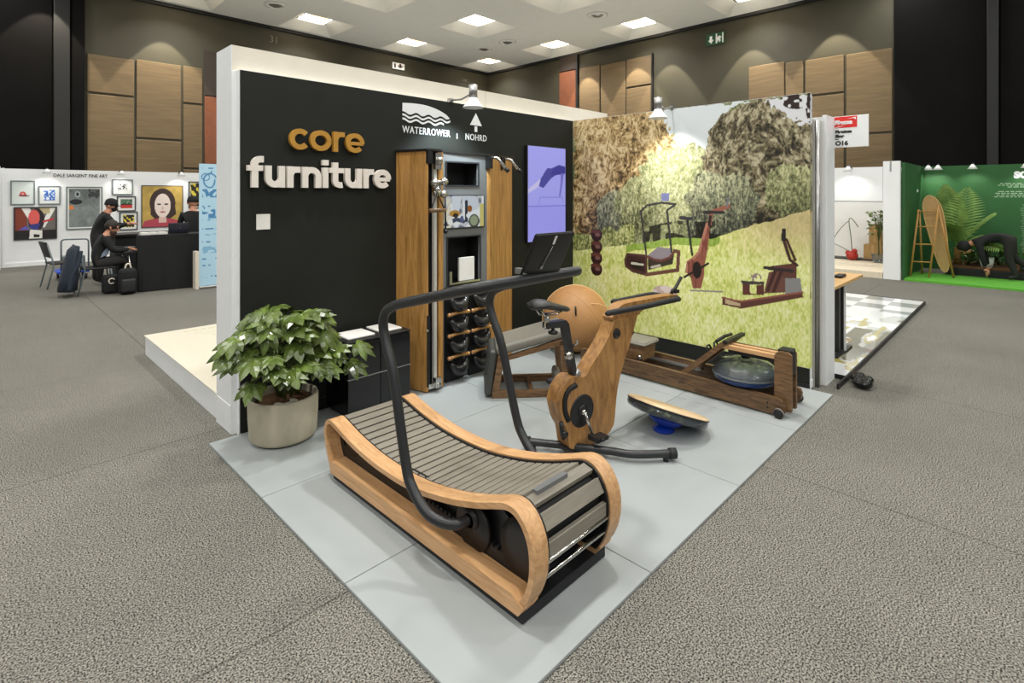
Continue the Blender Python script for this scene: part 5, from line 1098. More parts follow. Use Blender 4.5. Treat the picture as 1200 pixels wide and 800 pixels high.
f = MB(); f.box((13.36, -4, FZ), (14.49, 1.3, .16)); bevel(f.build('edging', 'dark_void', t), .02)
f = MB(); f.box((13.4, -4, .16), (14.48, 1.28, .2)); f.build('soil', 'soil', t)
M['palm_leaf'] = mat('palm_leaf', (146, 176, 100), 0.4, var=0.3, scale=6)
def frond(mb, base, d, length, droop, n_=22, wl=.34):
    d = d.normalized(); pts = []
    for i in range(n_ + 1):
        s_ = i / n_; pts.append(base + d * length * s_ + Vector((0, 0, -droop * s_ * s_ * length)))
    mb.tube(pts, [.014 * (1 - i / n_ * .8) for i in range(n_ + 1)], 5)
    for i in range(3, n_ + 1):
        s_ = i / n_; t_ = (pts[i] - pts[i - 1]).normalized(); sd = t_.cross(Vector((0, 0, 1))).normalized(); L = wl * math.sin(PI * (.12 + .85 * s_)) + .04
        for g_ in (-1, 1):
            dd = (sd * g_ + t_ * .75 + Vector((0, 0, -.3))).normalized(); ww = t_ * .022
            mb.add([pts[i] - ww * .4, pts[i] + ww * .4, pts[i] + dd * L * .5 + ww, pts[i] + dd * L + Vector((0, 0, -.03)), pts[i] + dd * L * .5 - ww], [(0, 1, 2, 3, 4)], False)
t = thing('palm', (13.8, 1.15, .2), 'tall palm with wide fronds behind the bamboo ladder', 'plant')
f = MB(); B = Vector((13.8, 1.15, .5))
for d, L, dr in (((-.2, .12, 1.1), 1.45, .12), ((-.25, .12, 1.2), 1.4, .1), ((-.3, -.15, 1.2), 1.4, .12), ((0, -.5, 1.0), 1.2, .3), ((-.35, -.75, .95), 1.15, .55), ((-.2, -.9, .6), 1.0, .5), ((-.55, .2, .9), 1.2, .4), ((-.5, -.6, .55), 1.0, .5), ((-.3, .15, .8), 1.0, .4)):
    frond(f, B, Vector(d), L, dr, 21, .36)
f.build('frond', 'palm_leaf', t, fix=False)
f = MB(); f.tube([(13.8, 1.15, .15), (13.8, 1.15, .52)], [.07, .05], 10); f.build('trunk', 'bamboo', t)
def bushy(loc, r, lb, seed, m='leaf', n_=70):
    t = thing('shrub', loc, lb, 'plant', 'leafy shrubs along the green wall'); rp = random.Random(seed); L = MB(); P = Vector(loc); s = MB()
    for k in range(n_):
        a = rp.uniform(0, 6.28); e_ = rp.uniform(.1, 1.4); d = Vector((math.cos(a) * math.cos(e_), math.sin(a) * math.cos(e_), math.sin(e_))); q = P + d * r * rp.uniform(.3, 1); sd = d.cross(Vector((0, 0, 1))).normalized(); w = r * rp.uniform(.3, .5)
        d2 = (d + Vector((rp.uniform(-.5, .5), rp.uniform(-.5, .5), rp.uniform(-.6, .3)))).normalized()
        L.add([q, q + d2 * w * .5 + sd * w * .22, q + d2 * w, q + d2 * w * .5 - sd * w * .22], [(0, 1, 2, 3)], False)
        if k % 5 == 0: s.tube([P, q], .008, 4)
    L.build('foliage', m, t, fix=False); s.build('stem', 'stem', t)
bushy((13.75, .98, .2), .34, 'leafy shrub right of the leaning board', 1); bushy((14.05, .55, .2), .36, 'dark leafy shrub under the bending person', 2, 'leaf_dark'); bushy((13.95, .1, .2), .36, 'pale green shrub right of the bending person', 3); bushy((14.1, .8, .2), .3, 'low dark shrub at the palm foot', 5, 'leaf_dark'); bushy((13.9, -.35, .2), .4, 'green shrub at the right picture edge of the bed', 6)
t = thing('planter_tub', (13.5, .68, .16), 'small pale bucket with shrub by the bending person feet', 'bucket')
f = MB(); f.lathe([(.001, 0), (.09, 0), (.11, .18), (.1, .18), (.001, .15)], (13.55, .70, .2), 18); f.build('bucket', 'white', t)
# bamboo A-frame ladder and the board leaning in it
t = thing('ladder', (12.7, 1.45, .02), 'bamboo A-frame ladder standing on the grass before the green wall', 'ladder')
def pole(a, b, r=.019, nm='stile'): f = MB(); f.cyl(a, b, r, r * .85, 10); f.build(nm, 'bamboo', t)
pole((12.55, 1.74, .02), (12.78, 1.64, 1.28)); pole((12.62, 1.46, .02), (12.80, 1.34, 1.38)); pole((12.86, 1.125, .02), (12.81, 1.35, 1.36)); pole((13.05, 1.62, .02), (12.8, 1.63, 1.27))
for k in (.22, .48, .74, .97):
    a = Vector((12.55, 1.74, .02)).lerp(Vector((12.78, 1.64, 1.28)), k); b_ = Vector((12.62, 1.46, .02)).lerp(Vector((12.80, 1.34, 1.38)), k * .94); pole(a, b_, .014, 'rung')
t = thing('board', (12.95, 1.3, .1), 'tan surfboard-shaped board leaning inside the bamboo ladder', 'board')
BT = Matrix(((.0, .1, -.06, 12.95), (-1, 0, .155, 1.26), (-.0, 0, 1, .12), (0, 0, 0, 1)))
pr = [(p.x, p.y) for p in smooth_pts([(.0, 0, 0), (-.07, .12, 0), (-.11, .45, 0), (-.14, .9, 0), (-.135, 1.2, 0), (-.08, 1.36, 0), (0, 1.41, 0), (.08, 1.36, 0), (.135, 1.2, 0), (.14, .9, 0), (.11, .45, 0), (.07, .12, 0)], 4, True)]
f = MB(BT); f.prism(pr, lambda a, z: (a, 0, z), (0, .4, 0)); f.build('deck', 'card', t)
f = MB(BT); pe = [(a * 1.03, -.02, (z - .7) * 1.02 + .7) for a, z in pr]; f.tube(pe, .012, 6, closed=True); f.build('rim', 'ply', t)
def small_lamp(loc, lb, d=(-1, 0, 0)):
    t = thing('clip_lamp', loc, lb, 'lamp', 'clip lamps on the far stands'); P = Vector(loc); d = Vector(d)
    f = MB(); f.tube([P, P + d * .2 + Vector((0, 0, .06)), P + d * .28 + Vector((0, 0, .02))], .012, 6); f.build('arm', 'black', t)
    f = MB(); f.lathe([(.02, .05), (.04, .02), (.085, -.05), (.07, -.05)], P + d * .28 + Vector((0, 0, -.02)), 18); f.build('shade', 'print_white', t)
    f = MB(); f.lathe([(.001, -.045), (.07, -.047)], P + d * .28 + Vector((0, 0, -.02)), 16); f.build('bulb', 'lamp_on', t)
    spot(P + d * .28 - Vector((0, 0, .09)), P - d * .25 - Vector((0, 0, 1.2)), 10, 120, (1, .97, .92), .7, .06)
small_lamp((14.5, 1.66, 2.15), 'left clip lamp of the pair above the palm'); small_lamp((14.5, 1.5, 2.15), 'right clip lamp of the pair above the palm'); small_lamp((14.5, .95, 2.15), 'single clip lamp in the middle of the green wall top'); small_lamp((14.5, .17, 2.15), 'clip lamp at the right picture edge on green wall')
small_lamp((12.1, 2.6, 2.08), 'clip lamp above the white stand opening')
# ================================================================== PEOPLE
def person(name, label, J, E_, seg_mat, mats, head, face, hands, loc, group=None, cap=None, beard=False, extra=None, skin_head='skin'):
    """J joints name -> (x, y, z, r); E_ edges; seg_mat edge -> material slot; body is one skinned surface"""
    t = thing(name, loc, label, 'person', group)
    names = list(J); idx = {k: i for i, k in enumerate(names)}
    me = bpy.data.meshes.new('body'); me.from_pydata([J[k][:3] for k in names], [(idx[a], idx[b]) for a, b in E_], [])
    ob = bpy.data.objects.new('body', me); COL.objects.link(ob)
    ob.modifiers.new('skin', 'SKIN'); sv = me.skin_vertices[0].data
    for i, k in enumerate(names): sv[i].radius = (J[k][3],) * 2; sv[i].use_root = (i == 0)
    sb = ob.modifiers.new('sub', 'SUBSURF'); sb.levels = sb.render_levels = 2
    dg = bpy.context.evaluated_depsgraph_get(); dg.update(); m2 = bpy.data.meshes.new_from_object(ob.evaluated_get(dg)); bpy.data.objects.remove(ob)
    f = MB(); segs = [(Vector(J[a][:3]), Vector(J[b][:3]), seg_mat.get((a, b), 0)) for a, b in E_]
    base = [v.co.copy() for v in m2.vertices]
    def near(c):
        best = None
        for a, b, m in segs:
            ab = b - a; k = max(0, min(1, (c - a).dot(ab) / (ab.length_squared + 1e-9))); d = (c - a - ab * k).length
            if best is None or d < best[0]: best = (d, m)
        return best[1]
    f.v = base
    for p in m2.polygons: f.f.append(list(p.vertices)); f.mi.append(near(p.center)); f.sm.append(True)
    f.m = mats.index(skin_head); H_ = Vector(head); fc = Vector(face).normalized(); sd = fc.cross(Vector((0, 0, 1))).normalized(); up = sd.cross(fc)
    HR = .088
    def hp(a, b, c): return H_ + fc * a + sd * b + up * c
    # skull, jaw, nose, ears, lips
    for c, r, s_ in ((hp(-.008, 0, .02), HR, (1, 1, 1.12)), (hp(.022, 0, -.05), .062, (1, .95, 1)), ): f.ball(c, r, 16, s_)
    f.ball(hp(.095, 0, -.012), .018, 8, (1, 1, 1.3)); f.ball(hp(.078, 0, -.06), .02, 8, (.8, 1.2, .5))
    for s_ in (-1, 1): f.ball(hp(-.01, s_ * .086, 0), .024, 8, (.7, .7, 1.3))
    for b, e in hands:      # wrist point, pointing direction: palm, four fingers of their own lengths, thumb
        b = Vector(b); e = Vector(e).normalized(); q = e.cross(Vector((0, 0, 1))).normalized(); dn = Vector((0, 0, -1))
        f.ball(b + e * .05, .042, 10, (1, 1, .6))
        for j, L in enumerate((.062, .072, .068, .052)):
            o = b + e * .08 + q * (j - 1.5) * .019; f.tube([o, o + e * L * .5 + dn * .006, o + e * L * .85 + dn * .03], [.0095, .009, .007], 6)
        f.tube([b + e * .03 + q * .035, b + e * .065 + q * .062 + dn * .01, b + e * .095 + q * .06 + dn * .025], [.012, .011, .008], 6)
    body = f.build('body', mats, t)
    g_ = MB()
    for s_ in (-1, 1): g_.ball(hp(.077, s_ * .034, .015), .011, 8)
    g_.build('eyes', 'eye', t)
    if cap:
        g_ = MB(); ax_ = (up - fc * .2).normalized(); g_.lathe([(.098, -.01), (.1, .03), (.085, .085), (.045, .115), (.001, .122)], hp(-.008, 0, .015), 20, ax_); g_.lathe([(.001, 0), (.045, 0), (.05, .008), (.001, .012)], hp(.1, 0, .035), 14, ax_); g_.build('cap', cap, t)
    else:
        g_ = MB(); vs = []; n_ = 18; ax_ = (up - fc * .45).normalized(); g_.lathe([(.092, -.035), (.099, .01), (.094, .05), (.068, .09), (.03, .108), (.001, .112)], hp(-.018, 0, .012), n_, ax_); g_.build('hair', 'hair', t)
    if beard:
        g_ = MB(); g_.ball(hp(.03, 0, -.075), .068, 14, (1, .98, .95)); g_.ball(hp(.05, 0, -.12), .045, 12, (1, 1, 1.2)); g_.build('beard', 'beard', t)
    if extra: extra(t, hp)
    return t
# seated man at the desk
S = lambda *a: a
J = dict(pelvis=(1.47, 10.86, .47, .125), waist=(1.49, 10.86, .62, .118), chest=(1.545, 10.86, .79, .13), neckb=(1.60, 10.86, .90, .07), neck=(1.625, 10.86, .95, .05), skull=(1.66, 10.86, 1.0, .06),
         shL=(1.57, 10.69, .85, .068), elL=(1.66, 10.64, .67, .052), haL=(1.87, 10.68, .665, .036), shR=(1.57, 11.03, .85, .068), elR=(1.67, 11.08, .67, .052), haR=(1.87, 11.0, .665, .036),
         hpL=(1.50, 10.77, .46, .095), knL=(1.86, 10.74, .50, .07), anL=(1.84, 10.74, .12, .045), toL=(1.97, 10.73, .045, .042), hpR=(1.50, 10.95, .46, .095), knR=(1.86, 10.98, .50, .07), anR=(1.78, 10.98, .12, .045), toR=(1.92, 10.98, .045, .042))
EB = [('pelvis', 'waist'), ('waist', 'chest'), ('chest', 'neckb'), ('neckb', 'neck'), ('neck', 'skull'), ('chest', 'shL'), ('shL', 'elL'), ('elL', 'haL'), ('chest', 'shR'), ('shR', 'elR'), ('elR', 'haR'),
      ('pelvis', 'hpL'), ('hpL', 'knL'), ('knL', 'anL'), ('anL', 'toL'), ('pelvis', 'hpR'), ('hpR', 'knR'), ('knR', 'anR'), ('anR', 'toR')]
SM = {('neckb', 'neck'): 1, ('neck', 'skull'): 1}
for k in 'LR': SM[('pelvis', 'hp' + k)] = SM[('hp' + k, 'kn' + k)] = SM[('kn' + k, 'an' + k)] = 2; SM[('an' + k, 'to' + k)] = 3
def shirt(t, hp):
    f = MB(); f.prism([(1.50, .56), (1.60, .60), (1.665, .80), (1.62, .84), (1.55, .70)], lambda x, z: (x, 10.735, z), (0, .01, 0)); f.build('waistcoat_panel', 'cloth_blue', t)
person('person', 'bearded person in dark jacket sitting at the desk typing', J, EB, SM, ['cloth_black', 'skin', 'trouser', 'rubber'], (1.68, 10.86, 1.03), (.85, -.3, -.42), [((1.885, 10.68, .675), (1, .1, -.05)), ((1.885, 11.0, .675), (1, -.1, -.05))], (1.5, 10.86, FZ), beard=True, extra=shirt)
# standing man bending over behind him
J2 = dict(pelvis=(1.60, 11.75, .82, .125), waist=(1.62, 11.75, .96, .12), chest=(1.68, 11.75, 1.12, .135), neckb=(1.735, 11.75, 1.24, .07), neck=(1.76, 11.75, 1.29, .05), skull=(1.79, 11.75, 1.34, .06),
          shL=(1.71, 11.58, 1.18, .066), elL=(1.84, 11.5, 1.0, .052), haL=(2.0, 11.52, 1.06, .036), shR=(1.71, 11.92, 1.18, .066), elR=(1.85, 11.98, 1.0, .052), haR=(2.0, 11.92, 1.04, .036),
          hpL=(1.60, 11.66, .78, .095), knL=(1.64, 11.64, .43, .066), anL=(1.62, 11.64, .09, .046), toL=(1.75, 11.62, .04, .042), hpR=(1.60, 11.84, .78, .095), knR=(1.62, 11.86, .43, .066), anR=(1.58, 11.86, .09, .046), toR=(1.71, 11.86, .04, .042))
def mask(t, hp):
    f = MB(); f.ball(hp(.045, 0, -.035), .064, 12, (1, 1, .9)); f.build('face_mask', 'cloth_black', t)
person('person', 'standing person in black with cap and face mask leaning over the counter', J2, EB, SM, ['cloth_black', 'skin', 'trouser', 'rubber'], (1.80, 11.75, 1.37), (.85, -.35, -.35), [((2.015, 11.52, 1.06), (1, .1, .05)), ((2.015, 11.92, 1.04), (1, -.1, .05))], (1.6, 11.75, FZ), cap='cloth_black', extra=mask)
# third, by the banner, turned away
ox, oy = 3.02, 11.5
J3 = dict(pelvis=(ox, oy, .80, .125), waist=(ox, oy, .95, .12), chest=(ox, oy, 1.12, .14), neckb=(ox, oy, 1.25, .07), neck=(ox + .01, oy + .01, 1.31, .05), skull=(ox + .01, oy + .02, 1.36, .06),
          shL=(ox - .17, oy, 1.2, .066), elL=(ox - .20, oy + .08, .98, .05), haL=(ox - .08, oy + .22, .95, .036), shR=(ox + .17, oy, 1.2, .066), elR=(ox + .2, oy + .08, .98, .05), haR=(ox + .08, oy + .22, .95, .036),
          hpL=(ox - .09, oy, .78, .095), knL=(ox - .1, oy + .02, .43, .066), anL=(ox - .1, oy, .09, .046), toL=(ox - .1, oy + .12, .04, .042), hpR=(ox + .09, oy, .78, .095), knR=(ox + .1, oy + .02, .43, .066), anR=(ox + .1, oy, .09, .046), toR=(ox + .1, oy + .12, .04, .042))
person('person', 'person in black jacket and cap seen from behind beside the blue banner', J3, EB, SM, ['cloth_black', 'skin', 'trouser', 'rubber'], (ox + .01, oy + .02, 1.41), (.3, .9, -.3), [((ox - .07, oy + .24, .95), (.3, .9, 0)), ((ox + .07, oy + .24, .95), (-.3, .9, 0))], (ox, oy, FZ), cap='cloth_black')
# bending person in the green stand
bx = 13.25
J4 = dict(pelvis=(bx, .40, .80, .125), waist=(bx, .55, .795, .115), chest=(bx, .74, .74, .13), neckb=(bx, .87, .67, .07), neck=(bx, .93, .63, .05), skull=(bx, .98, .59, .06),
          shL=(bx - .16, .79, .68, .066), elL=(bx - .18, .74, .44, .05), haL=(bx - .12, .70, .24, .036), shR=(bx + .16, .79, .68, .066), elR=(bx + .17, .72, .44, .05), haR=(bx + .1, .68, .26, .036),
          hpL=(bx - .09, .36, .76, .098), knL=(bx - .1, .39, .43, .068), anL=(bx - .1, .28, .11, .047), toL=(bx - .1, .40, .06, .042), hpR=(bx + .09, .37, .76, .098), knR=(bx + .1, .33, .43, .068), anR=(bx + .12, .14, .25, .047), toR=(bx + .12, .25, .22, .042))
SM4 = dict(SM)
def hood(t, hp):
    f = MB(); f.ball(hp(-.035, 0, .01), .112, 16, (1, 1, 1)); f.build('hood', 'cloth_black', t)
person('person', 'person in black bending over the plants of the green stand', J4, EB, SM4, ['cloth_black', 'skin', 'trouser', 'rubber'], (bx, 1.0, .555), (0, .15, -1), [((bx - .12, .69, .23), (.05, -.1, -1)), ((bx + .1, .67, .25), (-.05, -.1, -1))], (bx, .38, .02), extra=hood)

# ================================================================== LEFT: ART STAND
AW = 15.94
t = thing('art_stand', (1.0, 16, FZ), 'white art stand wall hung with framed pictures', 'wall')
f = MB(); f.box((-6, AW, FZ), (7, AW + .06, 2.13)); f.build('panel', 'print_white', t)
f = MB(); f.box((.53, AW - .06, FZ), (.57, AW, 2.14)); f.box((-.2, AW - .35, FZ), (.5, AW - .3, 2.16)); f.build('post', 'print_white', t)
f = MB(); f.box((.6, AW - .02, FZ), (7, AW, .07)); f.build('baseboard', 'white', t)
text('title', 'DALE SARGENT FINE ART', .085, lambda a, z: (1.38 + a, AW, 1.965 + z), (0, -.006, 0), 'ink', t, bold=.001, fit=.99, ys=1.25)
def picture(x0, z0, x1, z1, lb, fr, fn, fw=.022, mount=0, nx=60):
    t = thing('framed_picture', ((x0 + x1) / 2, AW - .02, z0), lb, 'picture'); f = MB(); d = AW - .035
    for q in (((x0, d, z0), (x1, AW - .001, z0 + fw)), ((x0, d, z1 - fw), (x1, AW - .001, z1)), ((x0, d, z0 + fw), (x0 + fw, AW - .001, z1 - fw)), ((x1 - fw, d, z0 + fw), (x1, AW - .001, z1 - fw))): f.box(*q)
    f.build('frame', fr, t)
    a0, b0, a1, b1 = x0 + fw, z0 + fw, x1 - fw, z1 - fw
    if mount:
        g_ = MB(); g_.box((a0, AW - .02, b0), (a1, AW - .001, b1)); g_.build('mount', 'mount', t); a0 += mount; b0 += mount; a1 -= mount; b1 -= mount
    w, h = a1 - a0, b1 - b0
    sheet('print', (a0, AW - .022, b0), (1, 0, 0), (0, 0, 1), w, h, nx, max(8, int(nx * h / w)), lambda a, b: fn(a / w, b / h), 'print', t)
def p_hat(a, b):
    c = canvas(a, (216, 224, 220)); put(c, ell(a, b, .5, .38, .16, .17) & (b > .34), (196, 60, 66)); put(c, ell(a, b, .55, .36, .26, .035), (104, 60, 66)); put(c, ell(a, b, .5, .45, .06, .05), (226, 160, 150)); return c
def p_blue(a, b):
    c = canvas(a, (86, 128, 200)); n_ = noise2(a, b, 7, 91); put(c, n_ > .62, (226, 236, 244)); put(c, n_ < .25, (44, 84, 170)); put(c, ell(a, b, .5, .4, .2, .14), (52, 92, 170)); put(c, ell(a, b, .5, .4, .1, .08), (220, 232, 240)); return c
def p_pop(a, b):
    c = canvas(a, (110, 106, 100)); put(c, a < .28, (132, 60, 44)); put(c, inpoly(a, b, [(.15, 1), (.35, 1), (.55, .5), (.48, .3)]), (238, 236, 230)); put(c, inpoly(a, b, [(.85, 1), (1, 1), (.72, .35), (.62, .4)]), (238, 236, 230)); put(c, (a > .6) & (b > .8) & (a < .85), (196, 180, 140))
    put(c, ell(a, b, .52, .62, .2, .36), (44, 34, 40)); put(c, ell(a, b, .46, .68, .14, .26), (222, 96, 92)); put(c, inpoly(a, b, [(.3, .45), (.62, .5), (.55, .28), (.4, .3)]), (56, 60, 130)); put(c, inpoly(a, b, [(.1, .3), (.25, .42), (.34, .3)]), (96, 96, 190)); put(c, b < .27, (34, 30, 32)); put(c, inpoly(a, b, [(.34, .0), (.36, .3), (.66, .26), (.66, 0)]), (236, 234, 226)); put(c, inpoly(a, b, [(.45, .15), (.6, .12), (.6, .04), (.45, .04)]), (30, 26, 28)); put(c, nearline(a, b, [(.7, .55), (.92, .62)], .03), (200, 50, 60)); return c
def p_grey(a, b):
    n_ = noise2(a, b, 6, 95) * .6 + noise2(a, b, 18, 96) * .4; k = (.55 - .32 * np.clip((b - .45) * 2, 0, 1))[..., None]; c = np.ones(a.shape + (3,)) * np.array((.42, .47, .46)) * (k * .6 + n_[..., None] * .35)
    put(c, ell(a, b, .22, .66, .2, .07), (34, 38, 40)); put(c, inpoly(a, b, [(0, .45), (.16, .47), (.14, .56), (0, .58)]), (216, 130, 70)); put(c, ell(a, b, .27, .86, .09, .08), (170, 180, 180)); put(c, ell(a, b, .27, .86, .05, .05), (50, 54, 56)); put(c, (n_ > .5) & (b > .75) & (a > .6), (56, 58, 58)); return c
def p_bw(a, b):
    c = canvas(a, (222, 224, 220)); n_ = noise2(a, b, 9, 97); put(c, (n_ > .5), (60, 64, 62)); return c
def p_flag(a, b):
    c = canvas(a, (66, 96, 76)); put(c, b < .36, (190, 56, 50)); put(c, (b > .36) & (b < .5), (44, 40, 36)); put(c, (noise2(a, b, 9, 98) > .66) & (b > .5), (130, 160, 130)); return c
def p_yel(a, b):
    c = canvas(a, (214, 196, 70)); n_ = noise2(a, b, 8, 99); put(c, n_ > .5, (40, 38, 30)); return c
def p_face(a, b):
    c = canvas(a, (190, 160, 84)) * (0.8 + .35 * noise2(a, b, 9, 101))[..., None]; put(c, ell(a, b, .5, .58, .32, .36) | inpoly(a, b, [(.2, .6), (.8, .6), (.84, .3), (.7, .2), (.3, .2), (.2, .3)]), (62, 46, 44)); put(c, inpoly(a, b, [(.0, .0), (.05, .14), (.3, .2), (.7, .2), (.95, .12), (1, 0)]), (176, 70, 84)); put(c, inpoly(a, b, [(.4, .1), (.6, .1), (.58, .35), (.42, .35)]), (214, 184, 172)); put(c, ell(a, b, .5, .52, .2, .29), (232, 216, 208))
    put(c, inpoly(a, b, [(.3, .72), (.48, .86), (.68, .74), (.72, .85), (.5, .92), (.28, .85)]), (62, 46, 44)); put(c, ell(a, b, .41, .55, .05, .022) | ell(a, b, .59, .55, .05, .022), (70, 56, 54)); put(c, ell(a, b, .5, .36, .07, .02), (170, 90, 96)); put(c, ell(a, b, .5, .45, .02, .05), (206, 180, 170)); return c
picture(.665, 1.34, 1.065, 1.872, 'white framed picture with small red shape, top left of the wall', 'frame_grey', p_hat)
picture(1.12, 1.34, 1.50, 1.76, 'framed blue square print beside the red shape picture', 'frame_grey', p_blue, mount=.07)
picture(.715, .565, 1.44, 1.29, 'colourful picture with red, white and black shapes, bottom left', 'frame_black', p_pop, nx=90)
picture(1.60, .755, 2.27, 1.745, 'large grey cloudy painting in a pale frame', 'frame_grey', p_grey, mount=.03, nx=80)
picture(2.455, 1.555, 2.87, 1.93, 'small black and white print, top of the middle column', 'frame_grey', p_bw, mount=.09)
picture(2.55, 1.155, 2.93, 1.52, 'red and green banded picture in the middle column', 'frame_black', p_flag, mount=.05)
picture(2.60, .69, 2.97, 1.135, 'yellow and black picture, lowest of the middle column', 'frame_black', p_yel, mount=.05)
picture(3.045, .73, 3.955, 1.792, 'large gold picture of a dark-haired woman in pink', 'frame_black', p_face, fw=.015, nx=110)
picture(4.085, 1.2, 4.6, 1.9, 'yellow and black picture behind the blue banner', 'frame_black', p_yel, mount=.02)
small_lamp((1.25, AW, 2.1), 'clip lamp left above the grey cloudy painting', (0, -1, 0)); small_lamp((2.6, AW, 2.1), 'clip lamp above the small black and white print', (0, -1, 0)); small_lamp((3.86, AW, 2.1), 'clip lamp above the gold woman picture', (0, -1, 0))
# counter with black cloth, laptop, papers
t = thing('counter', (2.4, 10.8, FZ), 'long counter draped in black cloth at the art stand', 'counter')
f = MB(); N = 46; vs = []
def drape(z, k):
    out = []
    for i in range(N):
        s_ = i / N; per = [(1.96, 10.45), (2.87, 10.28), (2.95, 10.72), (2.02, 10.9)]; e_ = s_ * 4; j = int(e_); u_2 = e_ - j; A_ = Vector(per[j]); B_ = Vector(per[(j + 1) % 4]); p = A_.lerp(B_, u_2); n_ = Vector(((B_ - A_).y, -(B_ - A_).x)).normalized(); p += n_ * (k * (.012 + .014 * math.sin(s_ * 60) + .01 * math.sin(s_ * 23 + 1)))
        out.append((p.x, p.y, z))
    return out
R0, R1, R2 = drape(.905, 0), drape(.87, .3), drape(.0, 1.0); f.add(R0 + R1 + R2, [tuple(range(N))] + [(r_ * N + i, r_ * N + (i + 1) % N, r_ * N + N + (i + 1) % N, r_ * N + N + i) for r_ in (0, 1) for i in range(N)], False); f.build('tablecloth', 'cloth_black', t)
for x, y in ((2.03, 10.52), (2.82, 10.38)): f = MB(); f.cyl((x, y, FZ), (x, y, .85), .016, n=8); f.build('leg', 'chrome', t)
t = thing('back_counter', (2.5, 12.6, FZ), 'black topped counter behind the people at the art stand', 'counter')
f = MB(); f.box((1.95, 12.3, .0), (4.6, 12.9, .78)); f.build('body', 'cloth_black', t)
f = MB(); f.box((1.9, 12.26, .78), (4.65, 12.94, .82)); f.build('top', 'black', t)
t = thing('laptop', (2.55, 10.5, .906), 'open dark laptop seen from behind on the black counter', 'laptop')
f = MB(); f.box((2.40, 10.50, .906), (2.68, 10.68, .92)); f.build('keyboard', 'black', t)
f = MB(Matrix.Translation((2.54, 10.49, .915)) @ Matrix.Rotation(R(-8), 4, 'Z') @ Matrix.Rotation(R(12), 4, 'X')); f.rbox((-.15, -.006, 0), (.15, .006, .18), .005); l_ = f.build('lid', mat('dark_blue_lid', (40, 42, 54), .3), t)
f = MB(Matrix.Translation((2.54, 10.49, .915)) @ Matrix.Rotation(R(-8), 4, 'Z') @ Matrix.Rotation(R(12), 4, 'X')); f.lathe([(.001, .007), (.012, .007)], (0.02, 0, .09), 12, (0, -1, 0)); f.build('emblem', 'chrome', l_)
rp = random.Random(12)
for k, lb in enumerate(('stack of white papers left on the black counter', 'loose white papers beside the laptop', 'white booklet behind the loose papers on the counter')):
    x = 2.08 + k * .11; y = 10.6 + .03 * (k % 2); f = MB(Matrix.Translation((x, y, .906)) @ Matrix.Rotation(rp.uniform(-.4, .4), 4, 'Z'))
    for j in range(3): f.box((-.07 + j * .004, -.1, .0 + j * .012), (.07 + j * .004, .1, .01 + j * .012))
    tag(f.build('papers', 'paper'), lb, 'papers')
t = thing('desk', (1.98, 10.85, FZ), 'small dark desk in front of the seated person', 'table')
f = MB(); f.box((1.80, 10.6, .62), (2.01, 11.2, .645)); f.build('desktop', 'frame_black', t)
for y in (10.64, 11.14):
    for x in (1.86,): f = MB(); f.cyl((x + .06, y, FZ), (x, y, .62), .014, n=8); f.build('leg', 'chrome', t)
f = MB(Matrix.Translation((1.93, 10.98, .648)) @ Matrix.Rotation(R(-20), 4, 'X')); f.box((-.07, -.02, .03), (.08, .24, .045)); tag(f.build('catalogue', 'frame_grey'), 'grey catalogue propped open on the small dark desk', 'book')
# chairs, coat, bags, trolley, banner
def chair(x, y, rz, lb):
    t = thing('chair', (x, y, FZ), lb, 'chair', 'black stacking chairs of the art stand'); T = Matrix.Translation((x, y, FZ)) @ Matrix.Rotation(rz, 4, 'Z')
    f = MB(T); f.rbox((-.2, -.21, .40), (.22, .21, .43), .014); f.build('seat', 'rubber', t)
    f = MB(T @ Matrix.Translation((-.2, 0, .52)) @ Matrix.Rotation(R(-16), 4, 'Y')); f.rbox((-.014, -.2, 0), (.014, .2, .28), .012, 4); f.build('backrest', 'rubber', t)
    for s_ in (-.2, .2):
        f = MB(T); f.tube([(.2, s_, 0), (.16, s_, .4)], .012, 8); f.build('leg', 'frame_grey', t)
        f = MB(T); f.tube([(-.26, s_, 0), (-.17, s_, .4), (-.26, s_, .76)], .012, 8); f.build('leg', 'frame_grey', t)
chair(1.17, 12.05, .15, 'empty black chair by the white wall at far left'); chair(1.47, 10.86, 0, 'black chair under the seated person, a coat over its back')
t = thing('coat', (1.2, 10.86, .05), 'dark navy coat hanging over the back of the occupied chair', 'coat'); f = MB(); vs = []; N = 24; L = ((.76, .05, .19), (.7, .075, .23), (.5, .09, .25), (.28, .11, .26), (.08, .12, .25))
for i, (z, ax_, by_) in enumerate(L):
    for k in range(N):
        a = 2 * PI * k / N; w = 1 + .1 * math.sin(a * 5 + i * .6) * (i / 4); vs.append((1.20 - .03 * i * .9 + ax_ * math.cos(a) * w, 10.80 + by_ * math.sin(a) * w, z))
f.add(vs, [tuple(range(N)), tuple(range(4 * N, 5 * N))] + [(i * N + k, i * N + (k + 1) % N, (i + 1) * N + (k + 1) % N, (i + 1) * N + k) for i in range(4) for k in range(N)], True); f.build('cloth', 'cloth_navy', t)
f = MB(); f.tube(smooth_pts([(1.24, 10.6, .7), (1.2, 10.56, .5), (1.12, 10.55, .3), (1.1, 10.56, .1)], 4), .03, 8); f.build('sleeve', 'cloth_navy', t)
t = thing('backpack', (1.80, 10.42, FZ), 'black backpack standing on the carpet against the black counter', 'bag')
f = MB(); f.rbox((1.68, 10.30, FZ), (1.93, 10.48, .40), .07, 4); f.build('body', 'cloth_black', t)
f = MB(); f.rbox((1.70, 10.25, .03), (1.90, 10.32, .24), .03); f.build('pocket', 'rubber', t)
f = MB(); f.tube(smooth_pts([(1.77, 10.39, .39), (1.79, 10.39, .46), (1.83, 10.39, .46), (1.85, 10.39, .39)], 4), .012, 8); f.build('handle', 'box_pale', t)
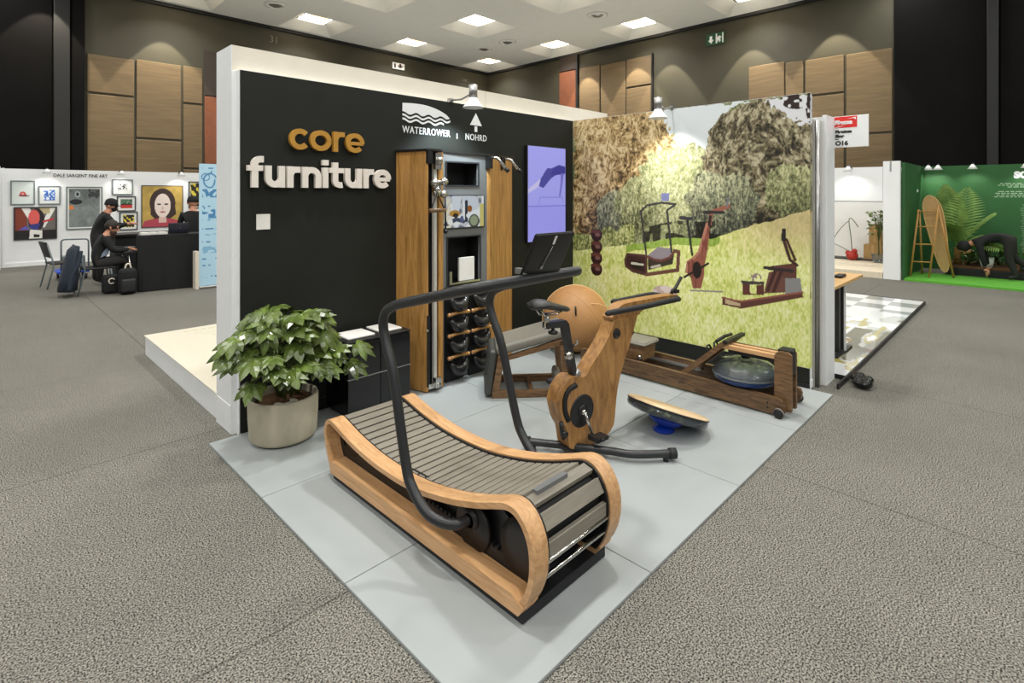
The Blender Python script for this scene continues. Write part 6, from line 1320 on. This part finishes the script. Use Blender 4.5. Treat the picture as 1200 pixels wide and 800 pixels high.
t = thing('bag', (1.62, 10.62, FZ), 'dark rucksack with pale emblem under the occupied chair', 'bag')
f = MB(); f.rbox((1.50, 10.52, .0), (1.72, 10.66, .30), .05, 4); f.build('body', 'cloth_black', t)
f = MB(); f.tube([(1.62 + .04 * math.cos(a), 10.516, .2 + .04 * math.sin(a)) for a in np.linspace(.5, 5.4, 14)], .01, 6); f.build('emblem', 'box_pale', t)
t = thing('hand_trolley', (1.45, 12.9, FZ), 'blue flatbed trolley with grey push handle behind the chairs', 'trolley')
f = MB(); f.rbox((1.15, 12.7, .12), (1.62, 13.2, .17), .02); f.build('deck', 'blue_deck', t)
f = MB(); f.tube(fillet([(1.22, 12.85, .16), (1.22, 12.85, .74), (1.62, 12.85, .73), (1.62, 12.85, .16)], .06), .014, 8); f.build('push_handle', 'frame_grey', t)
for x, y in ((1.2, 12.75), (1.57, 12.75), (1.2, 13.15), (1.57, 13.15)): f = MB(); f.lathe([(.001, -.015), (.05, -.015), (.055, 0), (.05, .015), (.001, .015)], (x, y, .045), 14, (1, 0, 0)); f.build('wheel', 'rubber', t)
f = MB(); f.rbox((1.24, 12.9, .17), (1.58, 13.15, .42), .02); tag(f.build('storage_box', 'frame_grey'), 'grey storage box standing on the blue trolley', 'box')
f = MB(); f.lathe([(.001, 0), (.035, 0), (.04, .08), (.025, .11), (.001, .115)], (1.29, 12.78, .171), 14); tag(f.build('cup', 'ply'), 'small pale yellow cup on the blue trolley', 'cup')
t = thing('roll_up_banner', (3.1, 10.1, FZ), 'tall light blue banner with dark blue handwriting beside the black counter', 'banner')
def ban(a, b):
    c = canvas(a, (176, 212, 232)); c = c * (.97 + .03 * noise2(a, b, 3, 111))[..., None]; ink = (72, 130, 178); lt = (128, 176, 208)
    put(c, nearline(a, b, [(.17 + .1 * math.cos(t_) * (1 if t_ < 4.5 else .7), 1.78 + .12 * math.sin(t_)) for t_ in np.linspace(.5, 6.4, 20)], .012), ink); put(c, nearline(a, b, [(.1 + .06 * math.cos(t_), 1.84 + .06 * math.sin(t_)) for t_ in np.linspace(0, 6, 14)], .008), ink); put(c, ell(a, b, .19, 1.93, .012, .02), ink)
    n_ = noise2(a, b, 26, 112)
    for z, h, m_ in ((1.99, .02, .5), (1.56, .14, .52), (1.3, .1, .5), (1.2, .14, .52), (1.12, .05, .55), (.96, .02, .4), (.86, .03, .55), (.74, .02, .5), (.6, .12, .55), (.45, .02, .5), (.34, .02, .5), (.14, .03, .5)): put(c, (abs(b - z) < h / 2) & (n_ > m_) & (a > .05) & (a < .55), ink if m_ <= .52 else lt)
    return c
f = MB(); f.box((2.745, 10.09, .03), (3.40, 10.094, 2.095)); f.build('backing', 'white', t)
sheet('print', (2.745, 10.0895, .03), (1, 0, 0), (0, 0, 1), .655, 2.065, 90, 280, ban, 'print', t)
f = MB(); f.rbox((2.74, 10.02, FZ), (3.41, 10.16, .03), .015); f.build('base', 'steel', t)
f = MB(); f.box((2.68, 10.05, FZ), (2.735, 10.2, .62)); tag(f.build('foam_board', 'box_pale'), 'narrow pale board standing between the counter and banner', 'board')
